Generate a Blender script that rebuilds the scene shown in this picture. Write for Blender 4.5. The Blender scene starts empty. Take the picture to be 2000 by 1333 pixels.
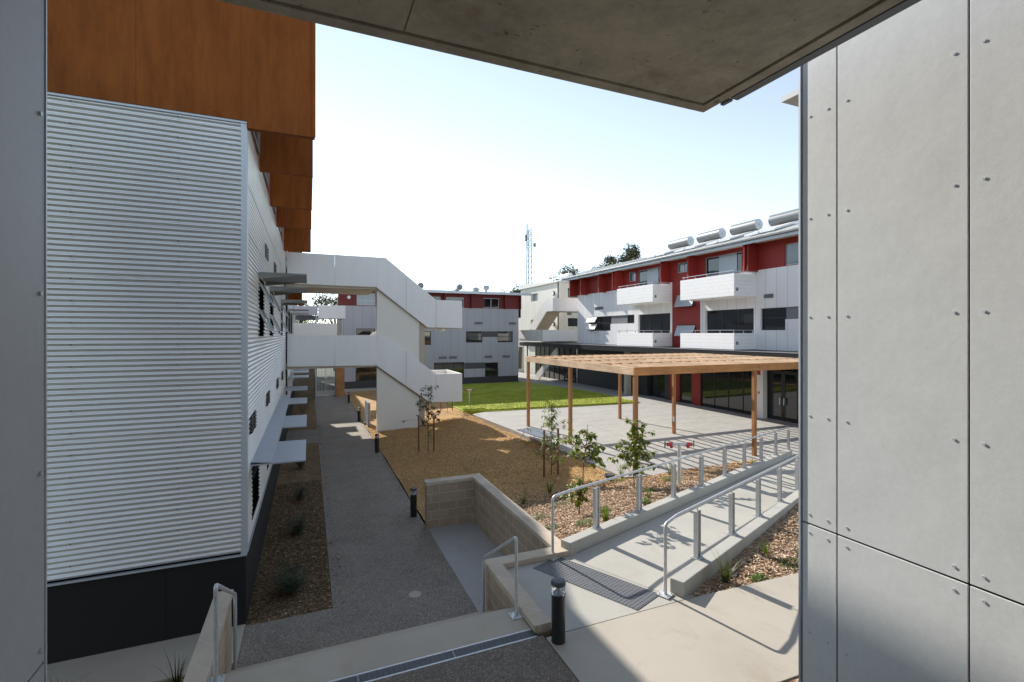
import bpy, math, random
from mathutils import Vector, Matrix
R=math.radians
C=bpy.context.scene.collection
SC=bpy.context.scene
rnd=random.Random(7)
# ------------------------------------------------------------ camera, sky, sun
cam_d=bpy.data.cameras.new("camera"); cam=bpy.data.objects.new("camera",cam_d); C.objects.link(cam)
cam.location=(0,0,4.5); cam.rotation_euler=(R(90),0,R(-22.8))
cam_d.sensor_width=36; cam_d.lens=944/2000*36; cam_d.shift_y=-0.00725
cam_d.clip_start=0.05; cam_d.clip_end=3000
SC.camera=cam
SUN=Vector((-0.37,1.52,1.0)).normalized()
elev=math.asin(SUN.z); az=math.atan2(SUN.x,SUN.y)
world=bpy.data.worlds.new("World"); SC.world=world; world.use_nodes=True
nt=world.node_tree
sky=nt.nodes.new("ShaderNodeTexSky"); sky.sky_type='NISHITA'; sky.sun_disc=False
sky.sun_elevation=elev; sky.sun_rotation=az
sky.air_density=0.8; sky.dust_density=0.0; sky.ozone_density=1.0; sky.altitude=50
bg=nt.nodes["Background"]; bg.inputs[1].default_value=0.142
hs=nt.nodes.new("ShaderNodeHueSaturation"); hs.inputs["Saturation"].default_value=0.62
nt.links.new(sky.outputs[0],hs.inputs["Color"]); wb=nt.nodes.new("ShaderNodeMix"); wb.data_type="RGBA"; wb.blend_type="MULTIPLY"; wb.inputs[0].default_value=1; wb.inputs[7].default_value=(0.985,1.0,0.955,1)
nt.links.new(hs.outputs[0],wb.inputs[6]); nt.links.new(wb.outputs[2],bg.inputs[0])
sd=bpy.data.lights.new("sun","SUN"); sd.energy=3.6; sd.angle=R(0.55); sd.color=(1.0,0.94,0.85)
so=bpy.data.objects.new("sun",sd); C.objects.link(so)
so.rotation_euler=(-SUN).to_track_quat('-Z','Y').to_euler(); so.location=(-10,40,40)
SC.view_settings.view_transform='Standard'; SC.view_settings.look='None'
SC.view_settings.exposure=0.98; SC.view_settings.gamma=1.0
SC.cycles.max_bounces=8; SC.cycles.diffuse_bounces=4

# ------------------------------------------------------------ materials
MATS={}
def col4(c): return (c[0],c[1],c[2],1)
class NT:
    def __init__(s,name):
        s.m=bpy.data.materials.new(name); s.m.use_nodes=True; s.t=s.m.node_tree
        s.b=s.t.nodes["Principled BSDF"]; s.tc=s.n("ShaderNodeTexCoord"); s.co=s.tc.outputs["Object"]
        MATS[name]=s.m
    def n(s,ty,**k):
        x=s.t.nodes.new(ty)
        for a,v in k.items():
            if isinstance(a,str) and hasattr(x,a): setattr(x,a,v)
        return x
    def l(s,a,b): s.t.links.new(a,b)
    def mapping(s,scale=(1,1,1),rot=(0,0,0)):
        x=s.n("ShaderNodeMapping"); x.inputs["Scale"].default_value=scale; x.inputs["Rotation"].default_value=rot
        s.l(s.co,x.inputs[0]); return x.outputs[0]
    def noise(s,scale,detail=6,rough=0.6,vec=None,dist=0):
        x=s.n("ShaderNodeTexNoise"); x.inputs["Scale"].default_value=scale; x.inputs["Detail"].default_value=detail
        x.inputs["Roughness"].default_value=rough; x.inputs["Distortion"].default_value=dist
        s.l(vec if vec else s.co,x.inputs["Vector"]); return x.outputs["Fac"]
    def ramp(s,fac,stops,interp='LINEAR'):
        x=s.n("ShaderNodeValToRGB"); e=x.color_ramp.elements; x.color_ramp.interpolation=interp
        e[0].position=stops[0][0]; e[0].color=col4(stops[0][1]); e[1].position=stops[-1][0]; e[1].color=col4(stops[-1][1])
        for p,c in stops[1:-1]:
            k=e.new(p); k.color=col4(c)
        s.l(fac,x.inputs[0]); return x.outputs[0]
    def mix(s,fac,a,b,mode='MIX'):
        x=s.n("ShaderNodeMix"); x.data_type='RGBA'; x.blend_type=mode
        for v,i in ((fac,0),(a,6),(b,7)):
            if isinstance(v,(int,float)): x.inputs[i].default_value=v
            elif isinstance(v,tuple): x.inputs[i].default_value=col4(v)
            else: s.l(v,x.inputs[i])
        return x.outputs[2]
    def math(s,op,a,b=0.0,c=None):
        x=s.n("ShaderNodeMath"); x.operation=op
        for i,v in enumerate((a,b,c)):
            if v is None: continue
            if isinstance(v,(int,float)): x.inputs[i].default_value=v
            else: s.l(v,x.inputs[i])
        return x.outputs[0]
    def bump(s,h,strength=0.3,dist=0.01,prev=None):
        x=s.n("ShaderNodeBump"); x.inputs["Strength"].default_value=strength; x.inputs["Distance"].default_value=dist
        s.l(h,x.inputs["Height"])
        if prev: s.l(prev,x.inputs["Normal"])
        s.l(x.outputs[0],s.b.inputs["Normal"]); return x.outputs[0]
    def wallco(s):   # (x+y, z, 0) for axis-aligned walls
        sp=s.n("ShaderNodeSeparateXYZ"); s.l(s.co,sp.inputs[0])
        cb=s.n("ShaderNodeCombineXYZ"); s.l(s.math('ADD',sp.outputs[0],sp.outputs[1]),cb.inputs[0]); s.l(sp.outputs[2],cb.inputs[1])
        return cb.outputs[0],sp
    def fin(s,color=None,rough=0.7,metal=0.0,spec=None):
        if color is not None:
            if isinstance(color,tuple): s.b.inputs["Base Color"].default_value=col4(color)
            else: s.l(color,s.b.inputs["Base Color"])
        if isinstance(rough,(int,float)): s.b.inputs["Roughness"].default_value=rough
        else: s.l(rough,s.b.inputs["Roughness"])
        s.b.inputs["Metallic"].default_value=metal
        if spec is not None: s.b.inputs["Specular IOR Level"].default_value=spec
        return s.m
def sc(c,k): return tuple(min(1,x*k) for x in c)
def plain(name,c,rough=0.7,metal=0.0,var=0.12,scale=3.0,bump=0.0,bs=40,streak=None,spec=None):
    s=NT(name); v=s.mapping(streak) if streak else None
    f=s.noise(scale,8,0.65,v)
    c1=s.ramp(f,[(0.3,sc(c,1-var)),(0.7,sc(c,1+var))])
    f2=s.noise(scale*14,5,0.7); c1=s.mix(0.35,c1,s.ramp(f2,[(0.3,sc(c,1-var*1.4)),(0.7,sc(c,1+var*1.4))]))
    if bump: s.bump(s.noise(bs,6,0.7),bump,0.01)
    return s.fin(c1,rough,metal,spec)
def concrete(name,c,rough=0.85,stain=(0.6,0.5,0.38),stv=0.5,bump=0.15,speck=0.0,sk=130):
    s=NT(name)
    big=s.noise(0.7,7,0.62); c1=s.ramp(big,[(0.3,sc(c,0.86)),(0.5,c),(0.72,sc(c,1.1))])
    st=s.ramp(s.noise(1.9,8,0.7,dist=0.6),[(0.54,(0,0,0)),(0.70,(1,1,1))])
    c1=s.mix(s.math('MULTIPLY',st,stv*0.5),c1,tuple(c[i]*stain[i] for i in range(3)))
    fn=s.noise(sk,3,0.8); c1=s.mix(0.25+speck,c1,s.ramp(fn,[(0.35,sc(c,0.72-speck)),(0.65,sc(c,1.2+speck))]))
    s.bump(s.noise(60,8,0.7),bump,0.01)
    return s.fin(c1,rough)
concrete("concrete_path",(0.43,0.39,0.33),stv=0.8)
concrete("concrete_landing",(0.42,0.405,0.365))
concrete("concrete_kerb",(0.43,0.42,0.385),stv=0.9,bump=0.3)
concrete("concrete_apron",(0.39,0.38,0.36),stv=0.7)
concrete("concrete_beige",(0.46,0.40,0.32),stv=0.8)
def stencil():
    s=NT("terrace_concrete"); c=(0.37,0.36,0.335)
    f=s.noise(1.3,9,0.72,s.mapping((0.45,1.6,1))); c1=s.ramp(f,[(0.28,sc(c,0.7)),(0.5,c),(0.74,sc(c,1.28))])
    g=s.noise(6,8,0.75,s.mapping((0.5,2.2,1))); c1=s.mix(0.45,c1,s.ramp(g,[(0.35,sc(c,0.66)),(0.65,sc(c,1.3))]))
    sp=s.n("ShaderNodeSeparateXYZ"); s.l(s.co,sp.inputs[0])
    jx=s.math('LESS_THAN',s.math('FRACT',s.math('DIVIDE',s.math('ADD',sp.outputs[0],97.1),4.2)),0.004); jy=s.math('LESS_THAN',s.math('FRACT',s.math('DIVIDE',s.math('ADD',sp.outputs[1],97.3),4.2)),0.004)
    c1=s.mix(s.math('MULTIPLY',s.math('MAXIMUM',jx,jy),0.6),c1,(0.10,0.095,0.09))
    s.bump(g,0.3,0.01); s.fin(c1,0.8)
stencil()
def soffit():
    s=NT("concrete_soffit"); c=(0.42,0.37,0.29)
    c1=s.ramp(s.noise(1.6,9,0.7,dist=0.8),[(0.32,sc(c,0.5)),(0.5,c),(0.68,sc(c,1.45))])
    c1=s.mix(0.5,c1,s.ramp(s.noise(9,8,0.75),[(0.35,sc(c,0.7)),(0.65,sc(c,1.25))]))
    sp=s.ramp(s.noise(13,4,0.6,dist=1.5),[(0.645,(0,0,0)),(0.69,(1,1,1))])
    c1=s.mix(s.math('MULTIPLY',sp,0.75),c1,(0.16,0.07,0.03))
    sp2=s.ramp(s.noise(2.5,4,0.6),[(0.60,(0,0,0)),(0.7,(1,1,1))]); c1=s.mix(s.math('MULTIPLY',sp2,0.3),c1,(0.20,0.12,0.055))
    s.bump(s.noise(25,8,0.7),0.25,0.01); s.fin(c1,0.8)
soffit()
def asphalt(name,c):
    s=NT(name); f=s.noise(1.1,9,0.78,None,0.5); c1=s.ramp(f,[(0.32,sc(c,0.6)),(0.5,c),(0.68,sc(c,1.35))])
    v=s.n("ShaderNodeTexVoronoi"); v.inputs["Scale"].default_value=95; s.l(s.co,v.inputs["Vector"])
    bw=s.n("ShaderNodeSeparateColor"); s.l(v.outputs["Color"],bw.inputs[0])
    c1=s.mix(0.5,c1,s.ramp(bw.outputs[0],[(0.0,sc(c,0.35)),(0.55,c),(0.8,sc(c,1.6)),(1.0,sc(c,3.2))]))
    s.bump(bw.outputs[0],0.35,0.006); s.fin(c1,0.85)
plain("dry_ground",(0.05,0.06,0.03),0.95,var=0.4,scale=0.05)
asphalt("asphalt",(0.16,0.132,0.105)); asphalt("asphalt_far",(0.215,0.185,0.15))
def mulch():
    s=NT("mulch")
    def chips(vs,stops,sk,rot):
        v=s.n("ShaderNodeTexVoronoi"); v.inputs["Scale"].default_value=vs; v.inputs["Randomness"].default_value=1
        w=s.n("ShaderNodeVectorMath"); w.operation='ADD'
        nz=s.n("ShaderNodeTexNoise"); nz.inputs["Scale"].default_value=9; s.l(s.co,nz.inputs["Vector"])
        sl=s.n("ShaderNodeVectorMath"); sl.operation='SCALE'; sl.inputs[3].default_value=0.35; s.l(nz.outputs["Color"],sl.inputs[0])
        s.l(s.mapping(sk,rot),w.inputs[0]); s.l(sl.outputs[0],w.inputs[1]); s.l(w.outputs[0],v.inputs["Vector"])
        sepc=s.n("ShaderNodeSeparateColor"); s.l(v.outputs["Color"],sepc.inputs[0]); return s.ramp(sepc.outputs[0],stops),sepc.outputs[1]
    straw,h1=chips(46,[(0,(0.34,0.19,0.07)),(0.35,(0.52,0.31,0.115)),(0.7,(0.66,0.42,0.17)),(1,(0.76,0.56,0.28))],(1,2.6,1),(0,0,R(14)))
    patch=s.ramp(s.noise(0.55,6,0.7),[(0.3,(0.78,0.78,0.78)),(0.7,(1.18,1.15,1.1))]); straw=s.mix(1.0,straw,patch,'MULTIPLY')
    fib=s.ramp(s.noise(34,5,0.75,s.mapping((0.5,1.6,1),(0,0,R(25)))),[(0.38,(0.6,0.55,0.5)),(0.62,(1.3,1.3,1.3))]); straw=s.mix(0.8,straw,fib,'MULTIPLY')
    chip,h2=chips(24,[(0,(0.10,0.055,0.03)),(0.4,(0.27,0.16,0.09)),(0.75,(0.46,0.31,0.19)),(1,(0.72,0.58,0.43))],(1,1.9,1),(0,0,R(-30)))
    sp=s.n("ShaderNodeSeparateXYZ"); s.l(s.co,sp.inputs[0])
    # red bark chips near the ramp, straw mulch beyond a wavering line
    e=s.math('ADD',s.math('MULTIPLY',sp.outputs[0],-0.12),s.math('SUBTRACT',11.9,sp.outputs[1]))
    e=s.math('ADD',e,s.math('MULTIPLY',s.math('SUBTRACT',s.noise(0.9,7,0.7),0.5),3.0))
    fac=s.ramp(e,[(0.0,(0,0,0)),(0.9,(1,1,1))])
    s.bump(h1,0.8,0.02); s.fin(s.mix(fac,straw,chip),0.9)
    s2=NT("bark_dark"); s_=s2
    v=s2.n("ShaderNodeTexVoronoi"); v.inputs["Scale"].default_value=30; s2.l(s2.mapping((1,2,1),(0,0,R(20))),v.inputs["Vector"])
    q=s2.n("ShaderNodeSeparateColor"); s2.l(v.outputs["Color"],q.inputs[0])
    c=s2.ramp(q.outputs[0],[(0,(0.085,0.053,0.026)),(0.5,(0.20,0.13,0.062)),(0.9,(0.31,0.21,0.11)),(1,(0.5,0.38,0.26))])
    c=s2.mix(0.6,c,s2.ramp(s2.noise(1.6,7,0.7),[(0.3,(0.55,0.5,0.45)),(0.7,(1.35,1.25,1.2))]),'MULTIPLY')
    s2.bump(q.outputs[1],0.8,0.02); s2.fin(c,0.95)
mulch()
def lawn():
    s=NT("lawn_green")
    c=s.ramp(s.noise(0.8,8,0.7),[(0.25,(0.20,0.25,0.022)),(0.5,(0.36,0.41,0.03)),(0.75,(0.50,0.50,0.07))])
    c=s.mix(0.7,c,s.ramp(s.noise(22,7,0.8,s.mapping((1,1,1))),[(0.3,(0.45,0.5,0.35)),(0.7,(1.45,1.4,1.4))]),'MULTIPLY')
    br=s.ramp(s.noise(1.7,7,0.75),[(0.60,(0,0,0)),(0.75,(1,1,1))]); c=s.mix(s.math('MULTIPLY',br,0.55),c,(0.26,0.19,0.085))
    s.bump(s.noise(38,8,0.8),1.0,0.05); s.fin(c,0.85)
lawn()
def panels(name,c,w,hz=None,var=0.05,rough=0.6,jd=0.30,off=0.0,jw=0.012,metal=0.0,z0=0.0):
    s=NT(name); wc,sp=s.wallco()
    a=s.math('ADD',sp.outputs[0],sp.outputs[1])
    def joint(x,wd,o):
        f=s.math('FRACT',s.math('DIVIDE',s.math('ADD',x,100*wd+o),wd)); return s.math('LESS_THAN',f,jw/wd)
    j=joint(a,w,off)
    if hz: j=s.math('MAXIMUM',j,joint(sp.outputs[2],hz,z0))
    base=s.ramp(s.noise(0.9,7,0.6,s.mapping((1,1,0.35))),[(0.3,sc(c,1-var)),(0.7,sc(c,1+var))])
    fl=s.math('FLOOR',s.math('DIVIDE',s.math('ADD',a,100*w+off),w)); wn=s.n("ShaderNodeTexWhiteNoise"); wn.noise_dimensions='1D'; s.l(fl,wn.inputs["W"])
    base=s.mix(1.0,base,s.ramp(wn.outputs["Value"],[(0,(0.94,0.94,0.95)),(1,(1.05,1.05,1.05))]),'MULTIPLY')
    base=s.mix(0.3,base,s.ramp(s.noise(45,5,0.7),[(0.35,sc(c,0.88)),(0.65,sc(c,1.1))]))
    s.bump(s.math('SUBTRACT',1.0,j),0.4,0.01)
    s.fin(s.mix(j,base,sc(c,jd)),rough,metal)
panels("white_panel",(0.78,0.775,0.78),0.61)
panels("grey_panel",(0.42,0.42,0.46),0.72,var=0.07)
panels("cream_panel",(0.72,0.70,0.62),0.3,jd=0.75,jw=0.01)
panels("red_panel",(0.26,0.02,0.014),1.2,jd=0.5,var=0.05)
panels("red_panel_deep",(0.16,0.012,0.012),0.9,jd=0.4,var=0.05)
panels("black_panel",(0.035,0.036,0.04),1.1,jd=0.4,var=0.08,rough=0.5)
panels("plinth_black",(0.011,0.0105,0.009),1.8,jd=0.25,off=0.64,var=0.08,rough=0.85)
plain("stair_white",(0.79,0.785,0.785),0.6,var=0.06,scale=1.2,streak=(2.2,2.2,0.35))
plain("stair_cream",(0.74,0.72,0.67),0.7,var=0.03,scale=0.7)
plain("render_white",(0.80,0.80,0.80),0.65,var=0.03)
plain("roof_white",(0.72,0.70,0.66),0.45,var=0.05)
plain("dark_grey",(0.07,0.072,0.08),0.5,var=0.08)
plain("mid_grey",(0.17,0.175,0.19),0.6,var=0.05)
plain("soffit_pale",(0.66,0.60,0.50),0.7,var=0.05)
plain("frame_alu",(0.42,0.44,0.47),0.4,0.4,var=0.05)
plain("frame_black",(0.02,0.02,0.022),0.4,var=0.05)
plain("zinc",(0.55,0.58,0.62),0.45,0.35,var=0.05)
plain("tank_steel",(0.17,0.18,0.19),0.45,0.3,var=0.1)
plain("fascia_blue",(0.48,0.54,0.62),0.5,var=0.03)
plain("awning_grey",(0.40,0.43,0.48),0.45,0.1,var=0.06)
plain("awning_dark",(0.24,0.235,0.22),0.45,0.2,var=0.06)
plain("bollard_black",(0.018,0.019,0.021),0.35,var=0.1,spec=0.5)
plain("tactile",(0.125,0.13,0.14),0.55,var=0.12)
plain("red_paint",(0.42,0.03,0.03),0.35,var=0.08)
plain("white_paint",(0.80,0.80,0.78),0.4,var=0.02)
plain("steel_blue",(0.36,0.40,0.46),0.4,0.3,var=0.05)
plain("leaf_litter",(0.12,0.07,0.04),0.9)
def galv():
    s=NT("galvanised"); v=s.n("ShaderNodeTexVoronoi"); v.inputs["Scale"].default_value=45; s.l(s.co,v.inputs["Vector"])
    q=s.n("ShaderNodeSeparateColor"); s.l(v.outputs["Color"],q.inputs[0])
    c=s.ramp(q.outputs[0],[(0,(0.50,0.51,0.52)),(1,(0.66,0.67,0.68))]); c=s.mix(0.4,c,s.ramp(s.noise(5,6,0.7),[(0.3,(0.5,0.51,0.52)),(0.7,(0.70,0.71,0.71))]))
    s.fin(c,s.math('ADD',s.math('MULTIPLY',q.outputs[1],0.15),0.4),0.35)
galv()
def corrm():
    s=NT("corrugated_metal")
    c=s.ramp(s.noise(0.7,6,0.6,s.mapping((1,1,0.5))),[(0.3,(0.74,0.735,0.72)),(0.7,(0.82,0.815,0.80))])
    d=s.ramp(s.noise(2.3,8,0.75,s.mapping((0.3,0.3,3))),[(0.62,(0,0,0)),(0.82,(1,1,1))]); c=s.mix(s.math('MULTIPLY',d,0.18),c,(0.33,0.30,0.25))
    s.fin(c,s.math('ADD',0.3,s.math('MULTIPLY',s.noise(3,5,0.6),0.10)),0.66)
corrm()
def rust():
    s=NT("oxide_board"); c=(0.225,0.062,0.0125)
    wc,sp=s.wallco()
    c1=s.ramp(s.noise(1.1,9,0.7,s.mapping((1,1,0.45)),0.5),[(0.28,sc(c,0.62)),(0.5,c),(0.74,sc(c,1.3))])
    c1=s.mix(0.45,c1,s.ramp(s.noise(5,8,0.7,s.mapping((1.6,1.6,0.25))),[(0.35,sc(c,0.65)),(0.65,(0.30,0.10,0.022))]))
    sp1=s.ramp(s.noise(17,4,0.5),[(0.74,(0,0,0)),(0.78,(1,1,1))]); c1=s.mix(s.math('MULTIPLY',sp1,0.4),c1,(0.42,0.24,0.12))
    f=s.math('FRACT',s.math('DIVIDE',s.math('ADD',sp.outputs[0],106.56),1.32)); j=s.math('LESS_THAN',f,0.006)
    s.bump(s.noise(14,7,0.7),0.15,0.01); s.fin(s.mix(j,c1,sc(c,0.6)),0.75,0.0,0.15)
rust()
def cement():
    for nm,c in (("cement_sheet",(0.72,0.725,0.72)),("cement_sheet_shade",(0.36,0.365,0.375))):  # darker copy has the left wall's shade put into its colour
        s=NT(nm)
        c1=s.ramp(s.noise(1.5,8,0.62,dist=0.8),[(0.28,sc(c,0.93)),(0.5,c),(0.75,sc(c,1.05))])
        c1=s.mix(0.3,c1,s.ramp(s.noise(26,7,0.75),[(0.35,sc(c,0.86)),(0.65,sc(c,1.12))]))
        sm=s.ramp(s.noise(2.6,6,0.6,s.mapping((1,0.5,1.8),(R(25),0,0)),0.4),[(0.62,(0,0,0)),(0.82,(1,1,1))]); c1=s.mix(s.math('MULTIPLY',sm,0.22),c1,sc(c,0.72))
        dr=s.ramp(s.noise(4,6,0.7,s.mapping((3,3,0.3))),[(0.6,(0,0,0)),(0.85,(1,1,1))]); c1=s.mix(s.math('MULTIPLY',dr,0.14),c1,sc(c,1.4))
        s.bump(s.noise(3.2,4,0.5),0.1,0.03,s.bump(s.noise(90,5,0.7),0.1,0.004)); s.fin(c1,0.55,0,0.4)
cement()
def brick(name,c,mortar,bw,bh,ms=0.01,bump=0.4,rough=0.85,off=0.5,var=0.08,noi=0.5):
    s=NT(name); wc,sp=s.wallco()
    b=s.n("ShaderNodeTexBrick"); s.l(wc,b.inputs["Vector"]); b.inputs["Scale"].default_value=1
    b.inputs["Brick Width"].default_value=bw; b.inputs["Row Height"].default_value=bh; b.inputs["Mortar Size"].default_value=ms; b.inputs["Mortar Smooth"].default_value=0.2
    b.offset=off; b.inputs["Color1"].default_value=col4(sc(c,1-var)); b.inputs["Color2"].default_value=col4(sc(c,1+var)); b.inputs["Mortar"].default_value=col4(mortar)
    c1=s.mix(noi,b.outputs["Color"],s.ramp(s.noise(2.2,8,0.7),[(0.3,(0.72,0.72,0.72)),(0.7,(1.25,1.25,1.25))]),'MULTIPLY')
    c1=s.mix(noi*0.8,c1,s.ramp(s.noise(120,4,0.8),[(0.35,(0.7,0.7,0.7)),(0.65,(1.3,1.3,1.3))]),'MULTIPLY')
    inv=s.math('SUBTRACT',1.0,b.outputs["Fac"]); s.bump(s.math('ADD',inv,s.math('MULTIPLY',s.noise(70,6,0.7),0.25)),bump,0.01)
    s.fin(c1,rough)
brick("blockwork",(0.46,0.345,0.245),(0.58,0.50,0.41),0.4,0.2)
brick("block_cap",(0.53,0.44,0.34),(0.56,0.52,0.46),0.4,5.0,0.008,0.2,off=0.0)
brick("block_white",(0.88,0.88,0.88),(0.70,0.70,0.71),0.4,0.2,0.008,0.4,0.7,var=0.01,noi=0.08)
def wood(name,c,ax=0,rough=0.6,knots=True,dark=0.55):
    s=NT(name); scl=[14,14,14]; scl[ax]=0.9
    c1=s.ramp(s.noise(1.6,7,0.65,s.mapping(tuple(scl)),1.2),[(0.3,sc(c,dark)),(0.5,c),(0.72,sc(c,1.25))])
    big=s.ramp(s.noise(1.3,4,0.5),[(0.3,(0.8,0.76,0.7)),(0.7,(1.15,1.15,1.15))]); c1=s.mix(1.0,c1,big,'MULTIPLY')
    if knots:
        v=s.n("ShaderNodeTexVoronoi"); v.inputs["Scale"].default_value=2.4; s.l(s.mapping((1,1,1.3)),v.inputs["Vector"])
        k=s.ramp(v.outputs["Distance"],[(0.05,(1,1,1)),(0.13,(0,0,0))]); c1=s.mix(s.math('MULTIPLY',k,0.75),c1,sc(c,0.3))
    s.bump(s.noise(1.6,7,0.65,s.mapping(tuple(x*2 for x in scl))),0.2,0.005); s.fin(c1,rough)
wood("timber_x",(0.50,0.215,0.065),0); wood("timber_y",(0.78,0.58,0.40),1,dark=0.75); wood("timber_z",(0.34,0.155,0.055),2,knots=False)  # one pergola timber: y copy paled as sunlit, x copy darkened as shaded
wood("stake_wood",(0.17,0.075,0.035),2,knots=False); wood("slat_wood",(0.42,0.22,0.09),0,knots=False); wood("screen_wood",(0.20,0.17,0.125),0,knots=False)
def glass(name,c,rough=0.03):
    s=NT(name); s.bump(s.noise(0.8,2,0.5),0.05,0.02); s.fin(c,rough,0.0,0.8)
glass("glass_dark",(0.012,0.014,0.016)); glass("glass_blue",(0.10,0.13,0.16),0.08); glass("glass_pale",(0.30,0.35,0.40),0.3)
def clear():
    s=NT("clear_acrylic"); s.b.inputs["Transmission Weight"].default_value=1.0; s.b.inputs["IOR"].default_value=1.3; s.fin((0.9,0.92,0.95),0.05)
clear()
def leaf(name,c,var=0.45,tr=0.35):
    s=NT(name)
    g=s.n("ShaderNodeObjectInfo")
    f=s.noise(11,3,0.6); c1=s.ramp(f,[(0.3,sc(c,1-var)),(0.5,c),(0.7,(min(1,c[0]*1.9),c[1]*1.35,c[2]*1.1))])
    s.fin(c1,0.45,0,0.5)
    t=s.n("ShaderNodeBsdfTranslucent"); s.l(s.mix(1.0,c1,(1.9,1.8,0.7),'MULTIPLY'),t.inputs[0])
    m=s.n("ShaderNodeMixShader"); m.inputs[0].default_value=tr; s.l(s.b.outputs[0],m.inputs[1]); s.l(t.outputs[0],m.inputs[2])
    s.l(m.outputs[0],s.t.nodes["Material Output"].inputs[0])
leaf("leaf_green",(0.13,0.185,0.028),tr=0.42); leaf("leaf_dark",(0.035,0.06,0.02),tr=0.2); leaf("leaf_shade",(0.05,0.075,0.035),tr=0.15)
leaf("leaf_blade",(0.09,0.14,0.03)); leaf("leaf_gum",(0.06,0.072,0.03),tr=0.08); leaf("leaf_cover",(0.09,0.17,0.02))
plain("bark",(0.17,0.11,0.075),0.85,var=0.3,scale=12); plain("bark_red",(0.20,0.075,0.055),0.7,var=0.2,scale=12)
def chipm():
    s=NT("chip_wood"); g=s.n("ShaderNodeNewGeometry"); c=s.ramp(g.outputs["Random Per Island"],[(0,(0.10,0.055,0.03)),(0.35,(0.28,0.165,0.09)),(0.7,(0.52,0.36,0.23)),(1,(0.80,0.66,0.50))]); s.fin(c,0.85)
    s=NT("chip_straw"); g=s.n("ShaderNodeNewGeometry"); c=s.ramp(g.outputs["Random Per Island"],[(0,(0.34,0.19,0.07)),(0.35,(0.52,0.31,0.115)),(0.7,(0.66,0.42,0.17)),(1,(0.76,0.56,0.28))]); s.fin(c,0.85)
    s=NT("chip_dark"); g=s.n("ShaderNodeNewGeometry"); c=s.ramp(g.outputs["Random Per Island"],[(0,(0.08,0.05,0.025)),(0.5,(0.19,0.122,0.06)),(0.92,(0.31,0.21,0.115)),(1,(0.55,0.44,0.3))]); s.fin(c,0.9)
chipm()
M=MATS
# ------------------------------------------------------------ mesh helpers
class MB:
    def __init__(s): s.v=[]; s.f=[]
    def add(s,vs,fs):
        n=len(s.v); s.v+= [tuple(p) for p in vs]; s.f+=[tuple(i+n for i in f) for f in fs]; return s
    def box(s,x0,x1,y0,y1,z0,z1):
        if x0>x1:x0,x1=x1,x0
        if y0>y1:y0,y1=y1,y0
        if z0>z1:z0,z1=z1,z0
        return s.add([(x0,y0,z0),(x1,y0,z0),(x1,y1,z0),(x0,y1,z0),(x0,y0,z1),(x1,y0,z1),(x1,y1,z1),(x0,y1,z1)],
          [(0,3,2,1),(4,5,6,7),(0,1,5,4),(1,2,6,5),(2,3,7,6),(3,0,4,7)])
    def prism(s,pts,d):  # polygon pts (3D), extruded by vector d
        n=len(pts); P=[Vector(p) for p in pts]; d=Vector(d)
        nrm=Vector((0,0,0))
        for i in range(n): nrm+=P[i].cross(P[(i+1)%n])
        if nrm.dot(d)>0: P=P[::-1]
        return s.add(P+[p+d for p in P],[tuple(range(n)),tuple(range(2*n-1,n-1,-1))]+[(i,i+n,(i+1)%n+n,(i+1)%n) for i in range(n)])
    def polyz(s,pts,z0,z1): return s.prism([(x,y,z0) for x,y in pts],(0,0,z1-z0))
    def tube(s,path,r,n=10,cap=True,r1=None):
        P=[Vector(p) for p in path]; m=len(P); base=len(s.v); up=None
        for i,p in enumerate(P):
            t=(P[min(i+1,m-1)]-P[max(i-1,0)]).normalized()
            if up is None: up=Vector((0,0,1)) if abs(t.z)<0.9 else Vector((1,0,0))
            a=t.cross(up).normalized(); b=a.cross(t).normalized(); up=b
            rr=r if r1 is None else r+(r1-r)*i/(m-1)
            for k in range(n):
                an=2*math.pi*k/n; s.v.append(tuple(p+a*math.cos(an)*rr+b*math.sin(an)*rr))
        for i in range(m-1):
            for k in range(n):
                k2=(k+1)%n; s.f.append((base+i*n+k,base+i*n+k2,base+(i+1)*n+k2,base+(i+1)*n+k))
        if cap:
            s.f.append(tuple(base+k for k in range(n))[::-1]); s.f.append(tuple(base+(m-1)*n+k for k in range(n)))
        return s
    def lathe(s,c,prof,n=20):
        b=len(s.v); 
        for r,z in prof:
            for k in range(n):
                a=2*math.pi*k/n; s.v.append((c[0]+r*math.cos(a),c[1]+r*math.sin(a),c[2]+z))
        m=len(prof)
        for i in range(m-1):
            for k in range(n):
                k2=(k+1)%n; s.f.append((b+i*n+k,b+i*n+k2,b+(i+1)*n+k2,b+(i+1)*n+k))
        s.f.append(tuple(b+k for k in range(n))[::-1]); s.f.append(tuple(b+(m-1)*n+k for k in range(n))); return s
    # facade box: face W (faces -X), S (faces -Y), E (faces +X); a along wall, d outward depth
    def fb(s,face,c,a0,a1,z0,z1,d0,d1):
        if face=='W': return s.box(c-d1,c-d0,a0,a1,z0,z1)
        if face=='E': return s.box(c+d0,c+d1,a0,a1,z0,z1)
        return s.box(a0,a1,c-d1,c-d0,z0,z1)
def fp(face,c,a,z,d):
    return (c-d,a,z) if face=='W' else ((c+d,a,z) if face=='E' else (a,c-d,z))
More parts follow.
